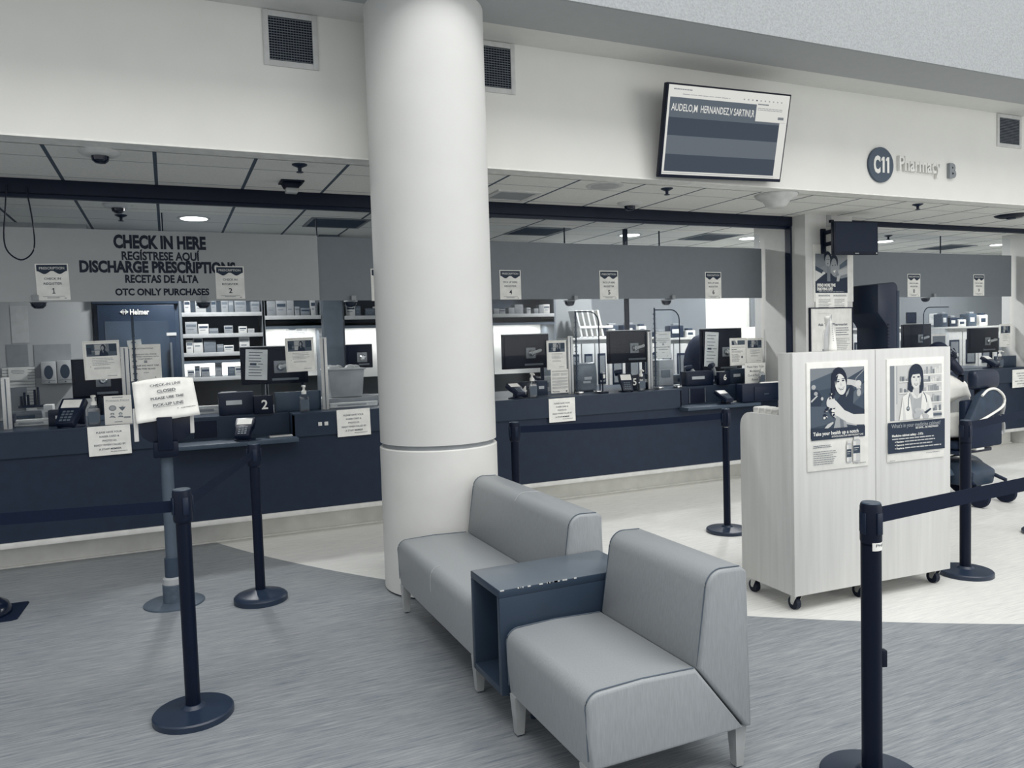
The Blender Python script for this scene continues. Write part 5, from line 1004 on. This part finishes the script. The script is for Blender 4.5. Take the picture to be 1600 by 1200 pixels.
p = at_y(1498, 578, 6.9); o = thing('web_camera', 'small lamp like camera on a stem left of register 9', 'camera', (p.x, 6.95, TOP)); mb = MB(); mb.box(-.05, .05, -.03, .03, 0, .015, .003); mb.cyl((0, 0, .01), (.0, 0, .16), .007, None, 10); mb.build('stem', o, BLACKP); mb = MB(); mb.lathe([(.02, .15), (.036, .18), (.034, .22), (0, .235)], 18); mb.build('head', o, mat(30, .4)); mb = MB(); mb.box(-.014, .014, -.04, -.028, .17, .215, .004); mb.build('lens_cover', o, mat(225, .4))
# plastic bin with bags
x0, x1, z0, z1 = rect_y(512, 571, 570, 611, 7.25); o = thing('plastic_bin', 'cloudy clear plastic bin standing on the worktop left of the column', 'bin', ((x0 + x1) / 2, 7.25, TOP + .07)); a = (x1 - x0) / 2; h = z1 - z0 + .02
mb = MB(); prof = [(-a * .84, 0), (a * .84, 0), (a, h), (-a, h)]; mb.prism(prof, 'y', 0, .3, .012); mb.build('tub', o, mat(168, .35, var=.08, scale=6, name='cloudy_tub')); mb = MB(); mb.box(-a - .012, a + .012, -.012, .312, h - .004, h + .012, .004); mb.build('rim', o, mat(186, .35)); rr = random.Random(6); mb = MB()
for i in range(9): mb.sphere((rr.uniform(-a * .8, a * .8), rr.uniform(.03, .26), h + .015), rr.uniform(.03, .05), 8, (1.3, 1, rr.uniform(.5, .9)))
mb.build('crumpled_bags', o, mat(186, .3)); 
x0, x1, z0, z1 = rect_y(504, 612, 590, 621, 7.25); mb = MB(); mb.box(x0, x1 + .1, 7.2, 7.6, TOP, TOP + .068, .004); tag(mb.build('riser_shelf', None, mat(156, .5)), 'grey riser shelf under the clear plastic bin', 'shelf')
x0, x1, z0, z1 = rect_y(901, 566, 934, 612, 7.05); o = thing('plastic_bag', 'clear plastic bag of supplies behind the register 4 divider', 'bag', ((x0 + x1) / 2, 7.1, TOP)); a = (x1 - x0) / 2; h = z1 - TOP; mb = MB(); mb.prism([(-a, 0), (a, 0), (a * 1.02, h * .6), (a * .9, h), (-a * .95, h * .94), (-a * 1.04, h * .5)], 'y', -.05, .1, .03, 3); mb.build('bag', o, mat(132, .25, var=.15, scale=7, bump=.4, name='crinkled_plastic')); mb = MB(); mb.box(-a * .3, a * .4, -.056, -.05, h * .4, h * .5); mb.box(-a * .4, a * .3, -.056, -.05, h * .28, h * .36); mb.build('label', o, mat(206, .4))
# paper and clutter along the worktop
rr = random.Random(12)
CL = [('stack of white paper on the worktop at the left edge', 20, 655, 85, 666, 7.1, .05, 216), ('white paper tray left of the register 1 terminal', 70, 632, 84, 655, 7.4, .1, 210), ('white sheets behind the pole sign on the worktop', 300, 634, 345, 644, 7.2, .03, 216), ('open white folder on the worktop left of register 2', 345, 612, 370, 640, 7.35, .03, 206), ('white papers on the worktop under the clear bin', 515, 628, 590, 636, 6.98, .03, 214), ('stack of white forms under the register 4 monitor', 840, 588, 862, 596, 7.4, .03, 210),
      ('white carton behind the register 5 notice', 1024, 562, 1046, 598, 7.3, .15, 196), ('pale grey box at the register 5 divider foot', 1052, 585, 1064, 604, 7.3, .12, 120), ('white papers left of the register 6 trays', 1056, 600, 1085, 604, 7.0, .05, 206), ('black hand tray on the worktop at the far left', 10, 648, 20, 664, 7.0, .1, 22), ('grey desk tray with pens on the worktop at left', 20, 642, 68, 656, 7.6, .1, 130)]
for lab, u0, v0, u1, v1, Y, dp, L in CL:
    x0, x1, z0, z1 = rect_y(u0, v0, u1, v1, Y); h = max(z1 - TOP, .015)
    o = thing('paper_stack' if 'paper' in lab or 'sheets' in lab or 'forms' in lab else 'desk_box', lab, 'paper' if 'paper' in lab or 'sheets' in lab else 'box', ((x0 + x1) / 2, Y, TOP)); mb = MB(); hw = (x1 - x0) / 2; n = 3
    for i in range(n): j = rr.uniform(-.006, .006); mb.box(-hw + j, hw + j, -dp / 2 + j, dp + j, h * i / n, h * (i + 1) / n - .001, .001)
    mb.build('stack', o, mat(L, .6)); mb = MB(); mb.box(-hw * .7, hw * .5, -dp / 2 - .008, -dp / 2 - .006, h * .3, h * .6); mb.build('print', o, mat(max(L - 60, 20), .6))
# ================================================================== the back of the pharmacy
YR = 8.75
def px9(u, v=520, Y=YR): return at_y(u, v, Y).x
def z9(v, u=500, Y=YR): return at_y(u, v, Y).z
# pale partition at the left with slat wall and glove boxes
xa = px9(145, 520, 8.5); mb = MB(); mb.box(-4.0, xa, 8.5, 8.62, 0, ZC); struct(mb.build('wall_partition', None, mat(176, .7, var=.01, name='partition_paint')))
x0, x1, z0, z1 = rect_y(5, 573, 56, 642, 8.49); o = thing('slat_wall', 'white grooved slat board fixed on the partition at far left', 'panel', ((x0 + x1) / 2, 8.498, z0)); hw = (x1 - x0) / 2; mb = MB(); n = 15; hh = z1 - z0
for i in range(n): mb.box(-hw, hw, -.018, -.002, hh * i / n, hh * (i + .82) / n)
mb.build('slats', o, mat(214, .5)); mb = MB(); mb.box(-hw, hw, -.004, 0, 0, hh); mb.build('backing', o, mat(120, .6))
def lined(d): d.lines(.15, .2, .85, .55, 3, 100, .3, .2, align='C')
sheet('wall_notice', 'small white paper pinned on the slat board', 'notice', 13, 575, 43, 594, 8.475, lined, L=222)
sheet('wall_notice', 'pale grey sheet on the partition above the slat board', 'notice', 17, 478, 44, 536, 8.497, None, t=.002, L=188); sheet('wall_notice', 'grey board on the partition between sheet and slat board', 'notice', 10, 538, 44, 572, 8.497, None, t=.002, L=140); sheet('wall_panel', 'darker grey panel on the partition behind the glove boxes', 'panel', 54, 538, 112, 590, 8.496, None, t=.002, L=150)
for lab, q in [('left glove dispenser box with dark oval opening on the partition', (64, 565, 88, 600)), ('right glove dispenser box with dark oval opening on the partition', (89, 563, 114, 599))]:
    x0, x1, z0, z1 = rect_y(*q, 8.4); hw, hh = (x1 - x0) / 2, z1 - z0; o = thing('glove_dispenser', lab, 'dispenser', ((x0 + x1) / 2, 8.4, z0), group='glove dispensers'); mb = MB(); mb.box(-hw, hw, 0, .095, 0, hh, .006); mb.build('box', o, mat(176, .5)); d = Draw(2 * hw, hh); d.ell(.5, .48, .30, .31, 56); d.rect(.08, .84, .92, .86, 120); d.ell(.5, .92, .06, .03, 90); d.finish(o)
o = thing('desk_organizer', 'grey stepped file organizer at the far left worktop', 'organizer', (at_y(22, 640, 7.7).x, 7.67, TOP)); mb = MB()
for i in range(4): mb.box(-.07, .09, .02 + i * .03, .026 + i * .03, 0, .1 + i * .06)
mb.box(-.07, -.066, .02, .14, 0, .2); mb.box(.086, .09, .02, .14, 0, .2); mb.build('dividers', o, mat(140, .5)); mb = MB(); mb.box(-.06, .08, .03, .1, .0, .09); mb.build('files', o, mat(206, .6))
o = thing('pen_cup', 'dark pens standing in a holder on the left worktop', 'pens', (at_y(50, 640, 7.6).x + .0, 7.58, TOP + .115)); mb = MB(); mb.box(-.09, .09, -.03, .03, 0, .02); mb.build('holder', o, mat(40, .5))
for i, (x, h) in enumerate([(-.07, .08), (-.045, .11), (-.02, .09), (.03, .13), (.055, .15)]): mb = MB(); mb.cyl((x, 0, .02), (x, 0, .02 + h), .011, .009, 10); mb.build('pen', o, mat(24, .4))
# glass door refrigerator
xa, xb = px9(146, 520, 8.45), px9(281, 520, 8.45); o = thing('refrigerator', 'tall dark glass door pharmacy refrigerator behind registers 1 and 2', 'refrigerator', ((xa + xb) / 2, 8.45, 0)); hw = (xb - xa) / 2; FD = mat(50, .4, name='refrigerator_shell')
mb = MB(); mb.box(-hw, hw, .05, .8, 0, 2.35, .006); mb.build('cabinet', o, FD); mb = MB(); mb.box(-hw + .04, hw - .04, .0, .045, .2, 2.08, .006); dr = mb.build('door', o, mat(46, .35)); mb = MB(); mb.box(-hw + .10, hw - .10, -.004, 0, .3, 1.92); mb.build('door_glass', dr, mat(64, .15, var=.2, scale=2, spec=.5, name='dark_door_glass')); mb = MB(); mb.tube([(hw - .09, -.05, 1.0), (hw - .09, -.05, 1.7)], .014, 10); mb.cyl((hw - .09, -.05, 1.05), (hw - .09, 0, 1.05), .01); mb.cyl((hw - .09, -.05, 1.65), (hw - .09, 0, 1.65), .01); mb.build('handle', dr, mat(120, .3, .5))
mb = MB(); mb.box(-hw, hw, .0, .05, 2.09, 2.35, .004); mb.build('header', o, mat(54, .35)); x0, x1, z0, z1 = rect_y(203, 483, 233, 491, 8.43); mb = MB(); mb.m(mat(232, .5)); put_text(mb, 'Helmer', (x0 + x1) / 2 - o.location.x, z0, z1 - z0, -.008, x1 - x0, 'C', .03); xs = at_y(194, 487, 8.43).x - o.location.x; zc_ = (z0 + z1) / 2; k = (z1 - z0)
mb.build('lettering', dr, flip=False); mb = MB(); mb.m(mat(232, .5))
for sx in (-1, 1): mb.box(xs + sx * .010 - .003, xs + sx * .010 + .003, -.009, -.008, zc_ - k * .5, zc_ + k * .5); mb.prism([(xs + sx * .038, zc_), (xs + sx * .018, zc_ + k * .36), (xs + sx * .018, zc_ - k * .36)], 'y', -.009, -.008)
mb.box(xs - .02, xs + .02, -.009, -.008, zc_ - k * .09, zc_ + k * .09); mb.build('emblem', dr, flip=False)
for i, (u, v) in enumerate([(268, 522)]): x = at_y(u, v, 8.44).x - o.location.x; mb = MB(); mb.box(x - .045, x + .045, -.006, .0, at_y(u, v, 8.44).z - .015, at_y(u, v, 8.44).z + .015); mb.build('badge', o, mat(200, .5))
# wall of shelving
SH = mat(98, .5, name='shelf_board'); SHB = mat(84, .6, name='shelf_back'); SHL = mat(176, .5, name='shelf_lip')
BX = [mat(l, .6) for l in (150, 176, 196, 120, 206, 90, 140)]
LIGHTM = mat(255, .5, emit=2, var=0, name='undershelf_lamp')
def bay(label, ua, ub, shelves, hutch, fills, wt=.93):
    """ua..ub: sight lines of the uprights; shelves: lines of the shelf lips; hutch: (v of underside, v of worktop) with a lit back"""
    a, b = px9(ua) + .003, px9(ub) - .003; o = thing('shelving_unit', label, 'shelving', ((a + b) / 2, YR, 0), group='wall shelving bays'); hw = (b - a) / 2; mid = (ua + ub) / 2
    for sx in (-1, 1): mb = MB(); mb.box(sx * hw - .012, sx * hw + .012, 0, .42, 0, 2.4); mb.build('upright', o, mat(120, .5))
    zs = [z9(v, mid) for v in shelves]
    low = z9(hutch[0], mid) if hutch else 0
    mb = MB(); mb.box(-hw + .012, hw - .012, .40, .42, low, 2.4); mb.build('back_panel', o, SHB); mb = MB(); mb.box(-hw + .012, hw - .012, 0, .42, 2.38, 2.4); mb.build('top_board', o, SH)
    out = []
    for z in zs:
        mb = MB(); mb.box(-hw + .012, hw - .012, .004, .40, z - .02, z); s = mb.build('shelf', o, SH); mb = MB(); mb.box(-hw + .012, hw - .012, -.008, .004, z - .035, z + .008, .002); mb.build('price_rail', s, SHL); out.append(z)
    if hutch:
        z1, z0 = z9(hutch[0], mid), z9(hutch[1], mid); mb = MB(); mb.box(-hw + .012, hw - .012, .40, .42, z0, z1); mb.build('lit_back', o, mat(236, .6, var=.01, name='white_back_panel'))
        mb = MB(); mb.box(-hw + .05, hw - .05, .22, .28, z1 - .05, z1 - .03); mb.build('lamp_strip', o, LIGHTM); mb = MB(); mb.box(-hw + .012, hw - .012, .0, .40, z1 - .03, z1); mb.box(-hw + .012, hw - .012, 0, .015, z1 - .06, z1); mb.build('pelmet', o, SH)
        l = area('undershelf_lamp_light', (o.location.x, YR + .25, z1 - .07), (o.location.x, YR + .36, z0), 2 * hw - .1, .06, 4 * hw * 2, (1, .985, .96))
    mb = MB(); mb.box(-hw, hw, -.25, .42, wt - .03, wt); mb.build('worktop', o, mat(150, .5)); mb = MB(); mb.box(-hw, hw, -.2, .42, 0, wt - .03); mb.build('base_cabinet', o, mat(120, .5))
    return o, a, b, zs
GM = 'medicine boxes on the wall shelves'
def fill(a, b, z, n, hmin, hmax, seed, where, gap=.6, cat='box'):
    rr = random.Random(seed); x = a + .04; i = 0
    while x < b - .08 and i < n:
        w_ = rr.uniform(.05, .12); h = rr.uniform(hmin, hmax)
        if x + w_ > b - .03: break
        o = thing('medicine_box', ORD[i] + ' from left ' + where, cat, (x + w_ / 2, YR + .03, z + .001), (0, 0, rr.uniform(-.06, .06)), GM); mb = MB(); mb.box(-w_ / 2, w_ / 2, 0, .1, 0, h, .002); mb.build('carton', o, rr.choice(BX))
        d = Draw(w_, h, -.0008); d.rect(.08, .2, .92, .4, rr.choice([60, 110, 150])); d.rect(.15, .55, .7, .62, 120); d.finish(o); x += w_ + rr.choice([.004, .01, gap * .1, .05]); i += 1
ORD = ['small box standing first', 'small box standing second', 'small box standing third', 'small box standing fourth', 'small box standing fifth', 'small box standing sixth', 'small box standing seventh', 'small box standing eighth', 'small box standing ninth', 'small box standing tenth']
o, a, b, zs = bay('shelving bay of medicine boxes right of the refrigerator', 283, 413, (489, 522, 551, 589), (558, 588), None)
fill(a, b, zs[0], 9, .10, .16, 1, 'on the top shelf behind register 2'); fill(a, b, zs[1], 9, .05, .14, 2, 'on the second shelf behind register 2'); fill(a, b, zs[2], 9, .07, .2, 3, 'on the third shelf behind register 2'); fill(a, b, zs[3], 7, .08, .16, 4, 'on the lit shelf behind register 2')
o, a, b, zs = bay('shelving bay with bright white lit niche behind register 2 monitor', 413, 505, (494,), (505, 590), None); fill(a, b, zs[0], 8, .08, .2, 5, 'on the shelf over the left lit niche')
mb = MB(); mb.box(px9(506), px9(536), YR - .02, YR + .45, 0, ZC); struct(mb.build('wall_divider', None, mat(104, .6, name='divider_paint')))
o, a, b, zs = bay('shelving bay with bright lit niche left of the column', 537, 640, (494,), (504, 590), None); fill(a, b, zs[0], 9, .07, .15, 6, 'on the shelf left of the column')
o, a, b, zs = bay('shelving bay with lit niche hidden behind the column', 641, 768, (494,), (504, 590), None)
o, a, b, zs = bay('shelving bay with bright lit niche behind register 4', 769, 868, (491,), (500, 585), None); fill(a, b, zs[0], 8, .06, .16, 7, 'on the shelf over the register 4 niche')
# posters and cartons inside the lit niches
def hand(d): d.rect(0, 0, 1, .4, 206); d.ell(.3, .2, .2, .12, 120); d.rect(.5, 0, .75, .4, 170); d.lines(.1, .5, .9, .9, 4, 130)
sheet('wall_notice', 'hand washing sheet in the lit niche above the register 2 info sheet', 'notice', 447, 509, 480, 530, YR + .395, hand, L=206); sheet('wall_notice', 'grey printed sheet in the lit niche behind register 4', 'notice', 845, 509, 862, 524, YR + .395, lined, L=150)
# grey rear wall section and white dispensing cabinets
mb = MB(); mb.box(px9(869), px9(943, 500), YR + .3, YR + .4, 0, ZC); struct(mb.build('wall_rear', None, mat(150, .6, var=.01, name='rear_wall_paint')))
mb = MB(); mb.box(px9(943, 500), px9(1145, 500), YR + .6, YR + .7, 0, ZC); struct(mb.build('wall_rear_panel', None, mat(132, .6, var=.01, name='rear_panel_paint')))
WC_ = mat(186, .5, name='white_cabinet_paint')
def med_cabinet(label, ua, ub, vt, doors, Y=YR - .1):
    a, b = px9(ua, 560, Y), px9(ub, 560, Y); zt_ = at_y((ua + ub) / 2, vt, Y).z; o = thing('dispensing_cabinet', label, 'cabinet', ((a + b) / 2, Y, 0), group='white dispensing cabinets'); hw = (b - a) / 2
    mb = MB(); mb.box(-hw, hw, .02, .4, 0, zt_, .004); mb.build('case', o, WC_); mb = MB(); mb.box(-hw + .002, hw - .002, -.02, .4, zt_, zt_ + .03, .003); mb.build('top', o, mat(206, .5)); dw = 2 * hw / doors
    for i in range(doors):
        x = -hw + dw * (i + .5); mb = MB(); mb.box(x - dw / 2 + .008, x + dw / 2 - .008, 0, .02, .12, zt_ - .05, .003); dr = mb.build('door', o, mat(192, .45)); zw0, zw1 = zt_ - .58, zt_ - .18
        mb = MB(); mb.box(x - dw * .3, x + dw * .3, -.008, 0, zw0, zw1, .003); mb.build('window_frame', dr, mat(36, .4)); mb = MB(); mb.box(x - dw * .22, x + dw * .22, -.011, -.008, zw0 + .03, zw1 - .03); mb.build('window', dr, mat(130, .3)); mb = MB(); mb.box(x - dw * .4, x + dw * .3, -.02, 0, zw0 - .07, zw0 - .05, .003); mb.build('handle', dr, mat(30, .4))
    return o, a, b, zt_
o1, a1, b1, zt1 = med_cabinet('white cabinet with dark windowed doors left of the register 5 monitor', 888, 950, 531, 3); o2, a2, b2, zt2 = med_cabinet('white cabinet with dark windowed doors behind register 6', 1030, 1098, 531, 3); o3, a3, b3, zt3 = med_cabinet('white cabinet with dark windowed doors behind register 9', 1478, 1600, 512, 5, 8.4); med_cabinet('white cabinet with windowed doors behind the black kiosk', 1330, 1425, 515, 4, 8.4)
med_cabinet('white cabinet behind the register 5 monitor', 951, 1029, 531, 3)
rr = random.Random(21)
def clutter(a, b, z, Y, n, where, names):
    x = a + .05
    for i in range(n):
        nm, cat, L = names[i % len(names)]; w_ = rr.uniform(.12, .22); h = rr.uniform(.08, .22)
        if x + w_ > b: break
        o = thing(nm, ORD2[i] + ' ' + nm.replace('_', ' ') + ' on top of ' + where, cat, (x + w_ / 2, Y, z + .032), (0, 0, rr.uniform(-.15, .15)), 'things on the rear cabinets'); mb = MB(); mb.box(-w_ / 2, w_ / 2, 0, .16, 0, h, .01); mb.build('case', o, mat(L, .5)); mb = MB(); mb.box(-w_ * .35, w_ * .2, -.004, 0, h * .35, h * .7, .002); mb.build('front_panel', o, mat(206 if L < 120 else 60, .5)); mb = MB(); mb.box(-w_ * .2, w_ * .35, .03, .1, h, h + .03, .005); mb.build('top_tray', o, mat(60 if L > 120 else 150, .5)); x += w_ + rr.uniform(.03, .09)
ORD2 = ['leftmost', 'second', 'third', 'fourth', 'fifth', 'sixth', 'seventh']
NM = [('label_printer', 'printer', 60), ('tape_dispenser', 'dispenser', 40), ('file_box', 'box', 200), ('pill_counter', 'machine', 84), ('paper_box', 'box', 214)]
clutter(a1 + .5, b1 + .0, zt1, YR, 2, 'the cabinet left of the register 5 monitor', NM); clutter(b1, a2, zt1, YR, 5, 'the cabinet behind the register 5 monitor', NM); clutter(a2, b2, zt2, YR, 4, 'the cabinet behind register 6', NM); clutter(a3, b3, zt3, 8.5, 5, 'the cabinet behind register 9', NM)
o = thing('file_rack', 'white slanted file rack on the cabinet right of the register 4 divider', 'rack', (at_y(928, 530, 8.7).x, 8.72, zt1 + .031)); mb = MB()
for i in range(5): mb.X = Matrix.Translation((-.16 + i * .08, 0, 0)) @ Matrix.Rotation(-.22, 4, 'Y'); mb.box(-.012, .012, 0, .2, .0, .36)
mb.X = Matrix.Identity(4); mb.box(-.2, .22, 0, .2, 0, .012); mb.build('slots', o, mat(206, .5)); mb = MB(); mb.box(-.2, .3, -.01, .0, .12, .15); mb.build('front_bar', o, mat(222, .5))
# dark post, lit alcove and the rest of the back
p = at_y(981, 500, 7.6); mb = MB(); mb.box(p.x - .022, p.x + .022, 7.6, 7.64, TOP - .0, ZC); tag(mb.build('support_post', None, mat(28, .5)), 'dark slim post rising behind the register 5 monitor', 'post')
xa, xb = px9(1145, 500), px9(1215, 500); mb = MB(); mb.box(xa, xb, YR + .6, YR + .7, 0, ZC); struct(mb.build('wall_alcove', None, mat(236, .6, var=.01, name='white_alcove_paint')))
area('alcove_fill_light', ((xa + xb) / 2, YR + .2, 2.7), ((xa + xb) / 2, YR + .6, 1.7), .8, .1, 9, (1, .985, .96))  # added light that brightens the white alcove wall
o = thing('added_alcove_lamp', 'added strip lamp brightening the white alcove behind register 6', 'lamp', ((xa + xb) / 2, YR + .2, 2.74)); mb = MB(); mb.box(-.4, .4, -.05, .05, -.02, .0); mb.build('diffuser', o, LIGHTM); mb = MB(); mb.box(-.42, .42, -.07, .07, .0, .12, .004); mb.build('housing', o, mat(200, .5))  # made-up fixture to go with the added alcove light
o = thing('copier', 'white copier under the lit alcove behind register 6', 'copier', ((xa + xb) / 2 - .05, YR - .1, 0)); mb = MB(); mb.box(-.32, .32, 0, .55, 0, 1.35, .02); mb.build('body', o, mat(190, .5)); mb = MB(); mb.box(-.3, .3, .02, .5, 1.35, 1.5, .03); mb.build('scanner_lid', o, mat(222, .5)); mb = MB(); mb.prism([(-.2, 1.5), (.22, 1.5), (.25, 1.72), (-.16, 1.7)], 'y', .2, .24, .005); mb.build('paper_feed', o, mat(230, .5)); mb = MB(); mb.box(-.3, .1, -.01, 0, 1.2, 1.28); mb.build('panel', o, mat(60, .4))
o = thing('office_chair', 'dark office chair back behind the register 6 note', 'chair', (at_y(1096, 580, 8.05).x, 8.08, 0)); mb = MB(); mb.X = Matrix.Translation((0, 0, 1.22)); mb.sphere((0, 0, 0), 1, 18, (.26, .07, .40)); mb.build('backrest', o, mat(20, .7)); mb = MB(); mb.box(-.25, .25, -.0, .48, .62, .7, .03); mb.build('seat', o, mat(22, .7)); mb = MB(); mb.cyl((0, .22, .12), (0, .22, .62), .03); mb.box(-.02, .02, -.03, .03, .66, .9); mb.build('column', o, BLACKP)
for k in range(5): a = k * 2 * PI / 5; mb = MB(); mb.tube([(0, .22, .12), (.28 * math.cos(a), .22 + .28 * math.sin(a), .07)], [.03, .018], 10); mb.sphere((.29 * math.cos(a), .22 + .29 * math.sin(a), .035), .035, 10); mb.build('leg', o, BLACKP)
# rear wall of the right opening
mb = MB(); mb.box(px9(1216, 500), 15.9, 9.3, 9.4, 0, ZC); struct(mb.build('wall_rear_right', None, mat(136, .6, var=.01, name='rear_wall_paint')))
sheet('wall_notice', 'white notice on the rear wall left of the register 8 monitor', 'notice', 1452, 490, 1464, 508, 9.29, lined, L=206); sheet('wall_notice', 'dark framed picture on the rear wall above register 9', 'picture', 1569, 490, 1580, 503, 9.29, None, L=60, frame=(mat(60, .5), .01, .004)); sheet('wall_notice', 'dark framed picture on the rear wall above the register 8 monitor', 'picture', 1417, 489, 1431, 504, 9.29, None, L=24, frame=(BLACKP, .01, .004))
def small(d): d.rect(.05, .05, .95, .4, 110); d.lines(.1, .5, .9, .9, 4, 130)
for lab, u in [('white leaflet stand behind the cabinet top left of the kiosk', 1366), ('white leaflet stand behind the cabinet top at register 8', 1468)]:
    sheet('leaflet_stand', lab, 'stand', u - 12, 520, u + 10, 548, 6.66, small, L=200, stand=True, sz=(TOP, at_y(u, 522, 6.66).z))
for lab, u in [('group of white pill bottles left of the kiosk', 1351), ('group of white pill bottles left of the register 8 leaflets', 1453)]:
    b_ = base_at(u, 548, 6.95); 
    for k in range(3):
        o = thing('pill_bottle', ['left', 'middle', 'right'][k] + ' white bottle of the ' + lab, 'bottle', (b_.x + (k - 1) * .055, 6.98 + (k % 2) * .05, TOP), group='white pump bottles'); mb = MB(); mb.lathe([(.024, 0), (.026, .01), (.026, .20), (.012, .23)], 16); mb.build('bottle', o, mat(214, .4)); mb = MB(); mb.lathe([(.014, .23), (.014, .27), (0, .275)], 12); mb.build('cap', o, mat(232, .4))
